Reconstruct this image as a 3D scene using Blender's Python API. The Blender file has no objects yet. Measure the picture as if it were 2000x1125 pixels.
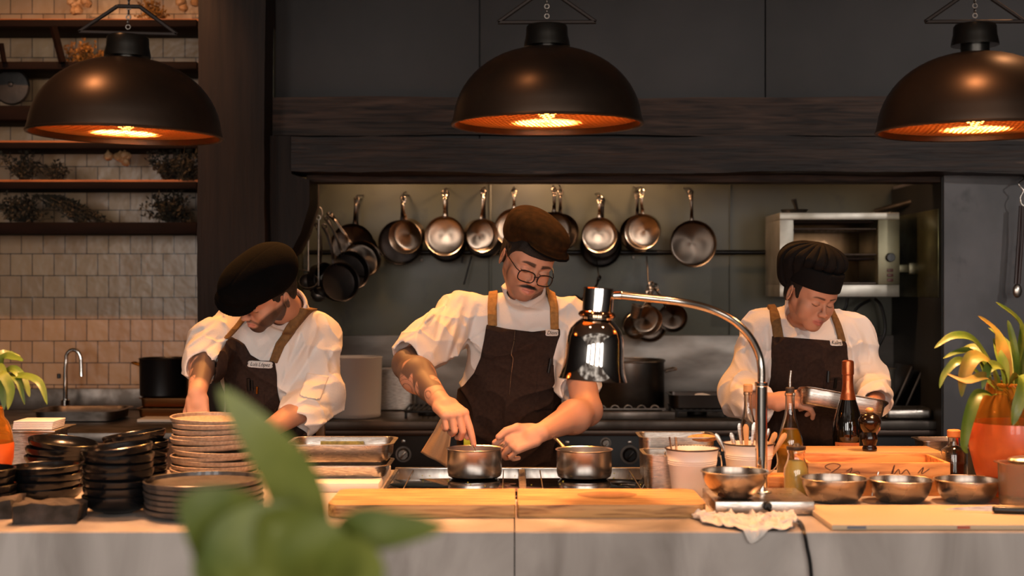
import bpy, bmesh, math, random
import numpy as np
from mathutils import Vector, Matrix, Euler
random.seed(7)
PI = math.pi
SC = bpy.context.scene
COL = SC.collection
CAMZ, F = 1.465, 2778.0

# ---------------------------------------------------------------- camera
cam_d = bpy.data.cameras.new('camera'); cam = bpy.data.objects.new('camera', cam_d); COL.objects.link(cam)
cam.location = (0, 0, CAMZ); cam.rotation_euler = (PI/2, 0, 0)
cam_d.sensor_width = 36; cam_d.lens = 50
cam_d.dof.use_dof = True; cam_d.dof.focus_distance = 4.55; cam_d.dof.aperture_fstop = 2.6
cam_d.clip_end = 60
SC.camera = cam

# ---------------------------------------------------------------- world, lights, exposure
w = bpy.data.worlds.new('world'); SC.world = w; w.use_nodes = True
_n = w.node_tree.nodes; _l = w.node_tree.links; _bg = _n['Background']           # noise patches added for reflections, standing in for the unseen dining hall
_tc = _n.new('ShaderNodeTexCoord'); _nz = _n.new('ShaderNodeTexNoise'); _nz.inputs['Scale'].default_value = 3.5; _nz.inputs['Detail'].default_value = 3
_cr = _n.new('ShaderNodeValToRGB'); _cr.color_ramp.elements[0].position = .42; _cr.color_ramp.elements[0].color = (.10, .075, .06, 1); _cr.color_ramp.elements[1].position = .62; _cr.color_ramp.elements[1].color = (1.0, .9, .8, 1)
_l.new(_tc.outputs['Generated'], _nz.inputs['Vector']); _l.new(_nz.outputs['Fac'], _cr.inputs[0]); _l.new(_cr.outputs[0], _bg.inputs[0])
_bg.inputs[1].default_value = 0.5
vs = SC.view_settings
vs.view_transform = 'Standard'; vs.look = 'None'; vs.gamma = 1; vs.use_curve_mapping = False; vs.exposure = 0.66

def light(kind, name, loc, energy, col, size=0.05, rot=(0, 0, 0), size_y=None, spot=None, blend=0.6):
    l = bpy.data.lights.new(name, kind); l.energy = energy; l.color = col
    o = bpy.data.objects.new(name, l); COL.objects.link(o); o.location = loc; o.rotation_euler = rot
    if kind == 'AREA':
        l.size = size
        if size_y: l.shape = 'RECTANGLE'; l.size_y = size_y
        else: l.shape = 'DISK'
    else: l.shadow_soft_size = size
    if kind == 'SPOT': l.spot_size = spot or 1.2; l.spot_blend = blend
    return o
def aim(o, target):
    o.rotation_euler = (Vector(target) - o.location).to_track_quat('-Z', 'Y').to_euler()
WARM = (1.0, 0.47, 0.20); WARM2 = (1.0, 0.40, 0.10)
# daylight area lights added behind the camera for assumed, unseen dining room windows
for x in (-3.1, -1.0, 1.3, 3.4):
    o = light('AREA', 'assumed_window_daylight', (x, -3.2, 2.1), 46, (1.0, 0.93, 0.87), 1.2, size_y=1.9); aim(o, (x*0.3, 5.0, 1.2))
# unseen warm ceiling spots, assumed above the island and behind it
for (x, y, e) in ((-1.5, 3.4, 30), (-0.35, 3.1, 22), (1.05, 3.2, 30), (-1.3, 5.5, 90), (-0.55, 5.55, 145), (0.5, 5.55, 110), (1.75, 4.3, 60)):
    o = light('SPOT', 'assumed_ceiling_spot', (x, y, 3.12), e, WARM2 if y > 5 else WARM, 0.035, spot=1.25); aim(o, (x*0.95, y - 0.15 if y < 5 else 4.7, 0.9))
o = light('SPOT', 'assumed_side_spot', (3.3, 2.4, 2.7), 75, (1.0, .93, .88), .05, spot=1.0); aim(o, (2.1, 5.95, 1.75))  # unseen light assumed at front right, added to brighten the plaster wall
# unseen lamps assumed inside the cooker hood, added to light the pans
for (x, e) in ((-0.62, 9), (0.12, 17), (0.62, 9), (1.9, 1.5)):
    light('POINT', 'assumed_hood_lamp', (x, 6.12, 2.12), e, (1.0, 0.60, 0.33), 0.05)
# spots added without a seen source to warm the herb shelves
for (x, e) in ((-2.1, 34), (-1.55, 34)):
    o = light('SPOT', 'added_shelf_light', (x, 5.2, 3.0), e, WARM, 0.03, spot=1.3); aim(o, (x, 6.5, 1.9))

# ---------------------------------------------------------------- helpers
def P(px, py, d): return Vector(((px - 1000) * d / F, d, CAMZ - (py - 562.5) * d / F))
def dep(py, z=0.9): return (CAMZ - z) * F / (py - 562.5)
def C_(h, a=1.0):
    h = h.lstrip('#'); v = [int(h[i:i+2], 16) / 255 for i in (0, 2, 4)]
    return tuple((c / 12.92 if c <= 0.04045 else ((c + 0.055) / 1.055) ** 2.4) for c in v) + (a,)
MATS = {}
def mat(name, col, rough=0.5, metal=0.0, col2=None, scale=5, stretch=(1, 1, 1), detail=5, ramp=(0.35, 0.65), bump=0.0, bscale=None,
        bstretch=None, rough2=None, coat=0.0, trans=0.0, ior=1.45, sss=0.0, sssr=0.01, emit=None, estr=0.0, aniso=0.0, vcol=False, sheen=0.0,
        spec=0.5, alpha=1.0, distort=0.0, col3=None, scale3=30, ramp3=(0.6, 0.75)):
    if name in MATS: return MATS[name]
    m = bpy.data.materials.new(name); m.use_nodes = True; nt = m.node_tree; N = nt.nodes; L = nt.links
    b = N['Principled BSDF']
    if isinstance(col, str): col = C_(col)
    if isinstance(col2, str): col2 = C_(col2)
    if isinstance(col3, str): col3 = C_(col3)
    b.inputs['Base Color'].default_value = col; b.inputs['Roughness'].default_value = rough; b.inputs['Metallic'].default_value = metal
    b.inputs['IOR'].default_value = ior; b.inputs['Coat Weight'].default_value = coat; b.inputs['Transmission Weight'].default_value = trans
    b.inputs['Specular IOR Level'].default_value = spec; b.inputs['Sheen Weight'].default_value = sheen; b.inputs['Alpha'].default_value = alpha
    if sss: b.inputs['Subsurface Weight'].default_value = sss; b.inputs['Subsurface Radius'].default_value = (1, 0.35, 0.2); b.inputs['Subsurface Scale'].default_value = sssr
    if emit: b.inputs['Emission Color'].default_value = C_(emit) if isinstance(emit, str) else emit; b.inputs['Emission Strength'].default_value = estr
    tc = N.new('ShaderNodeTexCoord')
    def mp(s):
        x = N.new('ShaderNodeMapping'); x.inputs['Scale'].default_value = s; L.new(tc.outputs['Object'], x.inputs['Vector']); return x.outputs[0]
    def nz(sc, st, det=detail, dis=distort):
        x = N.new('ShaderNodeTexNoise'); x.inputs['Scale'].default_value = sc; x.inputs['Detail'].default_value = det; x.inputs['Distortion'].default_value = dis
        L.new(mp(st), x.inputs['Vector']); return x.outputs['Fac']
    def mix(a, bb, fac):
        x = N.new('ShaderNodeMix'); x.data_type = 'RGBA'; L.new(fac, x.inputs[0])
        for s, v in ((6, a), (7, bb)):
            if isinstance(v, tuple): x.inputs[s].default_value = v
            else: L.new(v, x.inputs[s])
        return x.outputs[2]
    def rp(fac, lo, hi):
        x = N.new('ShaderNodeMapRange'); x.inputs['From Min'].default_value = lo; x.inputs['From Max'].default_value = hi; L.new(fac, x.inputs['Value']); return x.outputs[0]
    out = col
    if vcol:
        v = N.new('ShaderNodeVertexColor'); v.layer_name = 'Col'; out = v.outputs['Color']
    if col2:
        f = rp(nz(scale, stretch), *ramp)
        if vcol:
            x = N.new('ShaderNodeMix'); x.data_type = 'RGBA'; x.blend_type = 'MULTIPLY'; L.new(f, x.inputs[0]); L.new(out, x.inputs[6]); x.inputs[7].default_value = col2; out = x.outputs[2]
        else: out = mix(col, col2, f)
        if rough2 is not None:
            x = N.new('ShaderNodeMapRange'); L.new(f, x.inputs['Value']); x.inputs['To Min'].default_value = rough; x.inputs['To Max'].default_value = rough2; L.new(x.outputs[0], b.inputs['Roughness'])
    if col3: out = mix(out, col3, rp(nz(scale3, stretch), *ramp3))
    if not isinstance(out, tuple): L.new(out, b.inputs['Base Color'])
    if bump:
        bp = N.new('ShaderNodeBump'); bp.inputs['Strength'].default_value = min(1, bump); bp.inputs['Distance'].default_value = 0.004
        L.new(nz(bscale or scale, bstretch or stretch, 4), bp.inputs['Height']); L.new(bp.outputs[0], b.inputs['Normal'])
    if aniso:
        b.inputs['Anisotropic'].default_value = aniso
        t = N.new('ShaderNodeTangent'); t.direction_type = 'RADIAL'; t.axis = 'Z'; L.new(t.outputs[0], b.inputs['Tangent'])
    MATS[name] = m
    return m

class MB:
    """collects shapes and links them as one mesh object"""
    def __init__(s): s.v = []; s.f = []; s.c = []
    def add(s, vs_, fs):
        n = len(s.v); s.v += [tuple(v) for v in vs_]; s.f += [tuple(i + n for i in f) for f in fs]; return s
    def box(s, c, size, bev=0.0, rot=None, seg=2):
        bm = bmesh.new(); bmesh.ops.create_cube(bm, size=1)
        for v in bm.verts: v.co = Vector((v.co.x * size[0], v.co.y * size[1], v.co.z * size[2]))
        if bev: bmesh.ops.bevel(bm, geom=bm.edges[:], offset=bev, segments=seg, affect='EDGES', profile=0.5)
        R = Euler(rot).to_matrix() if rot is not None and not isinstance(rot, Matrix) else rot
        vv = [((R @ v.co) if R else v.co) + Vector(c) for v in bm.verts]
        bm.verts.index_update(); s.add(vv, [[v.index for v in f.verts] for f in bm.faces]); bm.free(); return s
    def bb(s, a, b, bev=0.0):
        return s.box([(a[i] + b[i]) / 2 for i in range(3)], [abs(b[i] - a[i]) for i in range(3)], bev)
    def lathe(s, prof, c=(0, 0, 0), seg=48, M=None, wob=None):
        vs_, fs = [], []; n = len(prof)
        for k in range(seg):
            a = 2 * PI * k / seg
            for j, (r, z) in enumerate(prof):
                rr = r * (1 + (wob(a, j) if wob else 0))
                v = Vector((rr * math.cos(a), rr * math.sin(a), z))
                vs_.append((M @ v if M else v) + Vector(c))
        for k in range(seg):
            k2 = (k + 1) % seg
            for j in range(n - 1):
                q = [k * n + j, k2 * n + j, k2 * n + j + 1, k * n + j + 1]
                if prof[j][0] < 1e-6: q = [q[1], q[2], q[3]]
                elif prof[j + 1][0] < 1e-6: q = [q[0], q[1], q[2]]
                fs.append(q)
        return s.add(vs_, fs)
    def tube(s, pts, r, seg=10, flat=None, cap=True, up=None):
        pts = [Vector(p) for p in pts]; n = len(pts); rs = r if isinstance(r, (list, tuple)) else [r] * n
        vs_, fs = [], []; u = None
        for i, p in enumerate(pts):
            t = (pts[min(i + 1, n - 1)] - pts[max(i - 1, 0)]).normalized()
            if u is None:
                u = Vector(up) if up else (Vector((0, 0, 1)) if abs(t.z) < 0.9 else Vector((1, 0, 0)))
            u = (u - t * u.dot(t)).normalized(); w_ = t.cross(u)
            for k in range(seg):
                a = 2 * PI * k / seg
                vs_.append(p + u * (math.cos(a) * rs[i] * (flat or 1)) + w_ * (math.sin(a) * rs[i]))
        for i in range(n - 1):
            for k in range(seg):
                k2 = (k + 1) % seg; fs.append([i * seg + k, i * seg + k2, (i + 1) * seg + k2, (i + 1) * seg + k])
        if cap: fs.append(list(range(seg))[::-1]); fs.append([(n - 1) * seg + k for k in range(seg)])
        return s.add(vs_, fs)
    def sphere(s, c, r, seg=16, rot=None):
        r = (r, r, r) if not isinstance(r, (tuple, list)) else r; n = seg // 2
        prof = [(math.sin(PI * j / n), -math.cos(PI * j / n)) for j in range(n + 1)]
        M = Matrix.Diagonal(r)
        if rot is not None: M = Euler(rot).to_matrix() @ M
        prof[0] = (0, -1); prof[-1] = (0, 1)
        return s.lathe(prof, c, seg, M)
    def cyl(s, c, r, h, seg=32, bev=0.0, M=None, r2=None):
        r2 = r if r2 is None else r2; b = bev
        prof = [(0, 0), (r - b, 0), (r, b), (r2, h - b), (r2 - b, h), (0, h)] if b else [(0, 0), (r, 0), (r2, h), (0, h)]
        return s.lathe(prof, c, seg, M)
    def torus(s, c, R, r, seg=32, seg2=8, M=None, arc=2 * PI):
        pts = []
        n = seg if arc < 2 * PI - 1e-3 else seg
        for k in range(n + 1):
            a = arc * k / n; v = Vector((R * math.cos(a), R * math.sin(a), 0)); pts.append((M @ v if M else v) + Vector(c))
        return s.tube(pts, r, seg2, cap=arc < 6.2)
    def prism(s, poly, thick, M=None, c=(0, 0, 0)):
        """polygon in local xz, extruded along y"""
        n = len(poly); vs_ = []
        for y in (0, thick):
            for (x, z) in poly:
                v = Vector((x, y, z)); vs_.append((M @ v if M else v) + Vector(c))
        fs = [list(range(n))[::-1], list(range(n, 2 * n))] + [[i, (i + 1) % n, n + (i + 1) % n, n + i] for i in range(n)]
        return s.add(vs_, fs)
    def build(s, name, m, parent=None, smooth=True, angle=0.7, off=None, cols=None):
        me = bpy.data.meshes.new(name); vv = s.v
        if off is not None: o_ = Vector(off); vv = [Vector(v) - o_ for v in vv]
        me.from_pydata(vv, [], s.f); me.update()
        bm = bmesh.new(); bm.from_mesh(me); bmesh.ops.recalc_face_normals(bm, faces=bm.faces); bm.to_mesh(me); bm.free()
        if smooth:
            me.shade_smooth()
            if angle: me.set_sharp_from_angle(angle=angle)
        if m: me.materials.append(m if not isinstance(m, str) else MATS[m])
        o = bpy.data.objects.new(name, me); COL.objects.link(o)
        if parent: o.parent = parent
        return o

def tag(o, label, cat, group=None, kind=None):
    if label: o['label'] = label
    if cat: o['category'] = cat
    if group: o['group'] = group
    if kind: o['kind'] = kind
    return o
def thing(name, label, cat, loc=(0, 0, 0), rot=(0, 0, 0), group=None):
    o = bpy.data.objects.new(name, None); COL.objects.link(o); o.empty_display_size = 0.05
    o.location = loc; o.rotation_euler = rot
    return tag(o, label, cat, group)
def one(name, mb, m, label, cat, loc=None, group=None, rot=None, **k):
    """a thing that is one mesh; geometry given in world space unless loc is set"""
    o = mb.build(name, m, **k)
    if loc is not None: o.location = loc
    if rot is not None: o.rotation_euler = rot
    return tag(o, label, cat, group)
def struct(name, mb, m, label=None, **k):
    o = mb.build(name, m, **k); o['kind'] = 'structure'
    if label: o['label'] = label
    return o
def copy_tree(o, parent=None):
    c = o.copy(); COL.objects.link(c)
    if parent: c.parent = parent
    for ch in list(o.children): copy_tree(ch, c)
    return c
def catmull(pts, n=8):
    pts = [Vector(p) for p in pts]; P_ = [pts[0]] + pts + [pts[-1]]; out = []
    for i in range(1, len(P_) - 2):
        a, b, c, d = P_[i-1:i+3]
        for k in range(n):
            t = k / n
            out.append(0.5 * ((2*b) + (c-a)*t + (2*a-5*b+4*c-d)*t*t + (3*b-a-3*c+d)*t**3))
    return out + [pts[-1]]
def text_mesh(txt, size, depth=0.0004, shear=0.0):
    cu = bpy.data.curves.new('lettering', 'FONT'); cu.body = txt; cu.size = size; cu.extrude = depth; cu.shear = shear; cu.align_x = 'CENTER'; cu.align_y = 'CENTER'
    o = bpy.data.objects.new('lettering', cu); COL.objects.link(o)
    dg = bpy.context.evaluated_depsgraph_get(); me = bpy.data.meshes.new_from_object(o.evaluated_get(dg))
    bpy.data.objects.remove(o); return me

# ---------------------------------------------------------------- materials
STEEL = mat('brushed_steel', '#c9c0b6', 0.27, 1.0, '#9c938a', 40, (1, 1, 6), rough2=0.36)
STEELR = mat('spun_steel', '#cdc3b8', 0.26, 1.0, aniso=0.85)
STEELD = mat('worn_dark_steel', '#8a8078', 0.36, 1.0, '#5d554e', 9, rough2=0.5)
CHROME = mat('polished_chrome', '#e8e0d8', 0.05, 1.0)
IRON = mat('black_iron', '#1a1715', 0.45, 0.4, '#2b2622', 12, bump=0.15, bscale=60)
MARBLE = mat('white_marble', '#b9b0a9', 0.33, 0, '#857c75', 2.6, (1.8, 1, 0.6), ramp=(0.35, 0.7), distort=0.9, bump=0.03, bscale=60, spec=0.4)
BOARD = mat('oak_board', '#bd8e58', 0.55, 0, '#74471f', 7, (1, 13, 13), ramp=(0.42, 0.68), distort=.6, bump=0.2, bscale=8, bstretch=(1, 22, 22), col3='#5a3418', scale3=2.3, ramp3=(0.62, 0.78))
PINE = mat('pine_crate_wood', '#cf8c4c', 0.6, 0, '#935624', 5, (1.2, 16, 12), ramp=(.42, .66), distort=.5, bump=0.12, col3='#6d3a16', scale3=5, ramp3=(0.66, 0.74))
DKWOOD = mat('dark_stained_wood', '#1e1511', 0.6, 0, '#46342a', 3.5, (1, 6, 14), ramp=(0.35, 0.7), bump=0.7, bscale=5, bstretch=(1.2, 7, 18), distort=.8, col3='#14100e', scale3=2, spec=.25)
DKWOODV = mat('dark_stained_post', '#18110d', 0.62, 0, '#261b15', 3.5, (12, 5, 0.9), ramp=(0.3, 0.8), bump=0.4, bscale=5, bstretch=(16, 6, 1.0), spec=.2)
DKPANEL = mat('black_metal_panel', '#221f1e', 0.55, 0.1, '#2c2827', 2.6, ramp=(0.35, 0.7), bump=0.1, bscale=30, spec=0.35)
HOODWALL = mat('patinated_metal_wall', '#343226', 0.38, 0.12, '#45432f', 3.0, (1, 1, 0.8), ramp=(0.35, 0.7), bump=0.12, bscale=16, rough2=0.5, col3='#26251d', scale3=7)
PLASTER = mat('grey_polished_plaster', '#4c4a4b', 0.6, 0.0, '#666263', 3.4, (1, 1, 0.8), ramp=(0.4, 0.72), bump=0.3, bscale=14, col3='#383637', scale3=9)
BLACKC = mat('black_glazed_ceramic', '#0c0c0e', 0.24, 0, coat=0.1, bump=0.05, bscale=25)
STONEW = mat('beige_stoneware', '#a08c7a', 0.5, 0, '#85705f', 120, bump=0.12, bscale=90)
GREYW = mat('dark_grey_stoneware', '#4c4744', 0.32, 0, '#37322f', 60, bump=0.08, bscale=40, coat=0.25)
SLATE = mat('rough_slate', '#4a403a', 0.9, 0, '#262019', 22, bump=1.0, bscale=50)
ENAMEL = mat('white_enamel', '#d9cfc6', 0.35, 0, coat=0.3)
WHITEP = mat('white_plastic', '#d6cbbd', 0.5, 0)
BLACKP = mat('black_plastic', '#0f0e0e', 0.35)
LINEN = mat('white_linen', '#d8cfc6', 0.9, 0, bump=0.5, bscale=300, sheen=0.2)
GLASSB = mat('black_hob_glass', '#070707', 0.04, 0, coat=0.5)
GLASS = mat('clear_glass', '#f4f1ea', 0.02, 0, trans=1.0, ior=1.45)
def tilemat():
    m = bpy.data.materials.new('glazed_square_tile'); m.use_nodes = True; nt = m.node_tree; N, L = nt.nodes, nt.links; b = N['Principled BSDF']
    tc = N.new('ShaderNodeTexCoord'); sp = N.new('ShaderNodeSeparateXYZ'); cb = N.new('ShaderNodeCombineXYZ')
    L.new(tc.outputs['Object'], sp.inputs[0]); L.new(sp.outputs[0], cb.inputs[0]); L.new(sp.outputs[2], cb.inputs[1])
    br = N.new('ShaderNodeTexBrick'); br.inputs['Scale'].default_value = 1; br.inputs['Brick Width'].default_value = 0.1015; br.inputs['Row Height'].default_value = 0.1015
    br.inputs['Mortar Size'].default_value = 0.0022; br.inputs['Mortar Smooth'].default_value = 0.3; br.inputs['Bias'].default_value = 0
    br.inputs['Color1'].default_value = C_('#a88864'); br.inputs['Color2'].default_value = C_('#957453'); br.inputs['Mortar'].default_value = C_('#2c2019')
    L.new(cb.outputs[0], br.inputs['Vector']); L.new(br.outputs['Color'], b.inputs['Base Color'])
    nz = N.new('ShaderNodeTexNoise'); nz.inputs['Scale'].default_value = 14; L.new(tc.outputs['Object'], nz.inputs['Vector'])
    ad = N.new('ShaderNodeMath'); ad.operation = 'SUBTRACT'; L.new(nz.outputs['Fac'], ad.inputs[0]); L.new(br.outputs['Fac'], ad.inputs[1])
    bp = N.new('ShaderNodeBump'); bp.inputs['Strength'].default_value = 0.5; bp.inputs['Distance'].default_value = 0.006; L.new(ad.outputs[0], bp.inputs['Height']); L.new(bp.outputs[0], b.inputs['Normal'])
    b.inputs['Roughness'].default_value = 0.3
    return m
TILE = tilemat()
# ================================================================ SETTING
def rough_beam(a, b, amp=0.006, n=60, seed=1, axis=0):
    """a hewn timber: subdivided box with wandering edges; a, b opposite corners; long axis given"""
    rnd = random.Random(seed); mb = MB(); ph = [rnd.uniform(0, 6) for _ in range(8)]
    oth = [i for i in range(3) if i != axis]; vs_, fs = [], []
    for i in range(n + 1):
        t = i / n; L_ = a[axis] + (b[axis] - a[axis]) * t
        for j, (u, v) in enumerate(((0, 0), (0, 1), (1, 1), (1, 0))):
            w_ = amp * (math.sin(L_ * 3.1 + ph[j]) + 0.6 * math.sin(L_ * 9 + ph[j + 4]) + 0.3 * rnd.uniform(-1, 1))
            w2 = amp * (math.sin(L_ * 4.3 + ph[(j + 2) % 8]) + 0.3 * rnd.uniform(-1, 1))
            p = [0, 0, 0]; p[axis] = L_; p[oth[0]] = (a, b)[u][oth[0]] + w2; p[oth[1]] = (a, b)[v][oth[1]] + w_; vs_.append(p)
    for i in range(n):
        for j in range(4): fs.append([i*4+j, i*4+(j+1) % 4, (i+1)*4+(j+1) % 4, (i+1)*4+j])
    fs += [[3, 2, 1, 0], [n*4+k for k in range(4)]]
    return mb.add(vs_, fs)

FLOOR = mat('dark_kitchen_floor', '#6b5848', 0.5, 0, '#54463a', 4)
struct('floor', MB().bb((-4, -4, -0.05), (4, 8, 0.0)), FLOOR)
struct('ceiling', MB().bb((-4, 1.6, 3.2), (4, 8, 3.25)), mat('dark_ceiling', '#6b5a4c', 0.8))
# tiled wall on the left
XT = P(385, 0, 6.6).x
struct('wall_tiled', MB().bb((-4, 6.62, 0), (XT + 0.25, 6.75, 3.2)), TILE)
# back of the cooking recess
struct('wall_recess', MB().bb((XT + 0.25, 6.75, 0), (4, 6.85, 3.2)), HOODWALL)
struct('trim_seam', MB().bb((P(1425, 0, 6.74).x, 6.735, 0.9), (P(1425, 0, 6.74).x + 0.004, 6.752, 2.2)).bb((P(955, 0, 6.74).x, 6.735, 0.9), (P(955, 0, 6.74).x + 0.012, 6.752, 2.2), 0.002), HOODWALL)
# upper panelled wall over the opening
x0 = P(520, 0, 5.95).x; zt = P(0, 190, 5.9).z
seams = [x0, P(937, 0, 5.95).x, P(1495, 0, 5.95).x, 4.0]
struct('wall_front', MB().bb((x0 - 0.1, 5.97, 1.95), (4, 6.1, 3.2)), DKPANEL)
for i in range(3):
    struct('trim_panel', MB().bb((seams[i] + 0.002, 5.95, 1.95), (seams[i + 1] - 0.003, 5.972, 3.2), 0.002), DKPANEL)
# beams
struct('trim_upper_beam', rough_beam((P(522, 0, 5.9).x, 5.9, P(0, 264, 5.9).z), (4, 6.08, P(0, 190, 5.9).z), 0.003, 80, 3), DKWOOD, angle=0.9)
DKWOOD2 = mat('darker_stained_beam', '#170f0c', 0.55, 0, '#33251d', 3.0, (1, 6, 14), ramp=(0.4, 0.7), bump=0.7, bscale=5, bstretch=(1.5, 8, 22), col3='#5a4436', scale3=2.4, ramp3=(.66, .8), spec=.3, distort=.8)
struct('trim_lower_beam', rough_beam((P(568, 0, 5.8).x, 5.8, P(0, 337, 5.8).z), (4, 6.1, P(0, 268, 5.8).z), 0.005, 90, 5), DKWOOD2, angle=0.9)
struct('trim_shade_strip', MB().bb((P(600, 0, 6.0).x, 5.98, P(0, 356, 5.98).z), (P(1845, 0, 6.0).x, 6.1, P(0, 330, 5.98).z), 0.004), DKWOOD)  # dark strip standing in for the shade under the lower beam
# post
struct('trim_post', rough_beam((P(386, 0, 5.7).x, 5.7, 0), (P(517, 0, 5.7).x, 6.7, 3.2), 0.003, 80, 7, axis=2), DKWOODV, angle=0.9)
struct('trim_side_post', MB().prism([(P(523, 0, 5.85).x, 2.09), (P(568, 0, 5.85).x, 2.09), (P(570, 0, 5.85).x, P(0, 340, 5.85).z), (P(605, 0, 5.85).x, P(0, 352, 5.85).z),
      (P(605, 0, 5.85).x, P(0, 400, 5.85).z), (P(588, 0, 5.85).x, P(0, 455, 5.85).z), (P(570, 0, 5.85).x, P(0, 490, 5.85).z), (P(548, 0, 5.85).x, P(0, 508, 5.85).z), (P(523, 0, 5.85).x, P(0, 510, 5.85).z)], 0.3, c=(0, 5.84, 0)), DKWOODV, angle=0.4)
# recess side walls
struct('wall_recess_left', MB().bb((P(520, 0, 5.85).x - 0.05, 5.9, 0), (P(590, 0, 6.7).x, 6.76, 3.2)), HOODWALL)
xr = P(1844, 0, 5.95).x
struct('wall_right', MB().bb((xr, 5.95, P(0, 733, 5.95).z), (4, 6.8, 1.945)).bb((xr, 5.955, 0), (4, 6.8, P(0, 733, 5.95).z - 0.005)), PLASTER)
struct('wall_side', MB().bb((3.9, -4, 0), (4, 8, 3.2)), DKPANEL)
struct('wall_far_left', MB().bb((-4.1, -4, 0), (-4, 8, 3.2)), DKPANEL)
# stainless splashback behind the range and brassy sheet beside the oven
SPL = mat('stainless_splashback', '#8f8881', 0.42, 0.9, '#6f6862', 3, (1, 1, 3), rough2=0.55)
one('splashback', MB().bb((P(600, 0, 6.7).x, 6.72, 0.88), (P(1760, 0, 6.7).x, 6.748, P(0, 655, 6.72).z), 0.003), SPL, 'wide stainless steel splashback behind the range', 'splashback')
struct('wall_recess_dark_sheet', MB().bb((xr - .006, 5.965, 0), (xr - .0005, 6.748, 1.93)), mat('dark_recess_side', '#161412', .6, .1, '#201d19', 4))  # thin sheet added over the plaster to paint the recess side darker
one('steel_wall_sheet', MB().bb((xr - .010, 6.0, P(0, 580, 6.3).z), (xr - .0065, 6.70, P(0, 415, 6.3).z), 0.001), mat('greenish_reflection_steel', '#7d7852', 0.32, 0.9, '#4a4836', 4, (1, 1, 2), rough2=0.5), 'steel sheet with painted greenish sheen on the recess side wall, right of the toaster oven', 'panel')  # greenish reflections on the steel put into its colour

# herb shelves on the tiled wall
SHW = mat('old_shelf_timber', '#160a06', 0.7, 0, '#0e0604', 5, (1, 8, 8), bump=0.3, spec=.1)
SHS = mat('orange_lit_edge_paint', '#a8642c', 0.55, 0, '#8a4c1e', 5, (1, 8, 8))
XL = -2.75; XR = P(385, 0, 6.3).x
for i, (y0, y1, slat, lab) in enumerate(((38, 52, 1, 'topmost dark timber shelf on the tiled wall, crossing above the left pendant lamp'), (120, 135, 0, 'dark timber shelf on tiled wall, second from the top'),
        (206, 234, 0, 'dark timber shelf carrying the round black lid'), (278, 290, 1, 'dark timber shelf with orange strip painting a lit edge just under the left pendant lamp'),
        (355, 369, 1, 'dark timber shelf with dried herbs standing on it, second from the bottom'), (434, 457, 0, 'lowest dark timber shelf on the tiled wall, heaped with dried herbs'))):
    t = thing('wall_shelf', lab, 'shelf', (XR - 0.5, 6.4, P(0, y1, 6.3).z), group='timber shelves on the tiled wall')
    h = (y1 - y0) * 6.3 / F
    MB().bb((XL - XR + 0.5, -0.1, 0), (0.498, -0.06, h), 0.003).build('front_rail', SHW, t)
    MB().bb((XL - XR + 0.5, -0.058, 0.004), (0.498, 0.215, 0.018 if not slat else h), 0.002).build('board', SHW, t)
    if slat: MB().bb((XL - XR + 0.5, -0.05, h + 0.001), (0.498, 0.19, h + 0.013), 0.002).build('slat', SHS, t)  # added strip, warm light spill put into its orange colour
one('shelf_strut', MB().tube([P(104, 52, 6.27), P(122, 122, 6.27)], 0.017, 4), SHW, 'slanted dark strut between the two top shelves', 'strut')
one('shelf_strut', MB().tube([P(2, 85, 6.27), P(8, 122, 6.27)], 0.012, 4), SHW, 'short dark strut at left picture edge above the second shelf', 'strut')
HERB = mat('dried_herb_leaves', '#3a3224', 0.9, 0, '#221e16', 30)
HERB2 = mat('golden_dried_leaves', '#9a6a2a', 0.85, 0, '#5d3c18', 30)
def twigs(base, n, L_, spread, droop, m, seed, name, label, direction=(0, -0.2, 1), leaf=0.019, lift=0):
    rnd = random.Random(seed); mb = MB(); D = Vector(direction).normalized(); b = Vector(base)
    for i in range(n):
        d = (D + Vector((rnd.gauss(0, 1), rnd.gauss(0, .6), rnd.gauss(0, .6))) * spread).normalized(); l = L_ * rnd.uniform(0.5, 1)
        st = b + Vector((rnd.gauss(0, .3), rnd.gauss(0, .2), 0)) * L_ * 0.3
        pts = [st + d * l * t + Vector((0, 0, -droop * l * t * t)) for t in (0, .33, .66, 1)]
        for p in pts: p.y = min(max(p.y, 6.28), 6.6)
        if lift:
            for p in pts: p.z = max(p.z, b.z + 0.001)
        mb.tube(pts, [0.0016, .0014, .0012, .0008], 4)
        for k in range(13):
            t = rnd.uniform(0.2, 1); q = pts[0].lerp(pts[3], t) + Vector((0, 0, droop * l * t * (1 - t))); a = Vector((rnd.gauss(0, 1), rnd.gauss(0, 1), rnd.gauss(0, 1))).normalized() * leaf * rnd.uniform(.6, 1.6)
            s_ = a.cross(Vector((rnd.random(), rnd.random(), 1))).normalized() * leaf * 0.35
            q.y = min(max(q.y, 6.3), 6.59)
            if lift: q.z = max(q.z, b.z + 0.006)
            mb.add([q, q + a * .5 + s_, q + a, q + a * .5 - s_ + Vector((0, .002, 0))], [[0, 1, 2], [0, 2, 3]])
    return one(name, mb, m, label, 'dried herbs', off=b, loc=b, angle=0, smooth=False)
zs = lambda y: P(0, y, 6.3).z
twigs((P(48, 0, 6.4).x, 6.4, zs(350)), 40, .16, .55, 0, HERB, 1, 'dried_herb_bundle', 'dark dried herb tuft standing on the orange edged shelf, left end', lift=1)
twigs((P(105, 0, 6.4).x, 6.4, zs(350)), 20, .10, .6, 0, HERB, 2, 'dried_herb_bundle', 'small dried sprig right beside the dark herb tuft on the shelf', lift=1)
twigs((P(330, 0, 6.4).x, 6.4, zs(350)), 46, .17, .6, 0, HERB, 3, 'dried_herb_bundle', 'spiky dried herb bunch standing beside the wooden post', lift=1)
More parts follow.
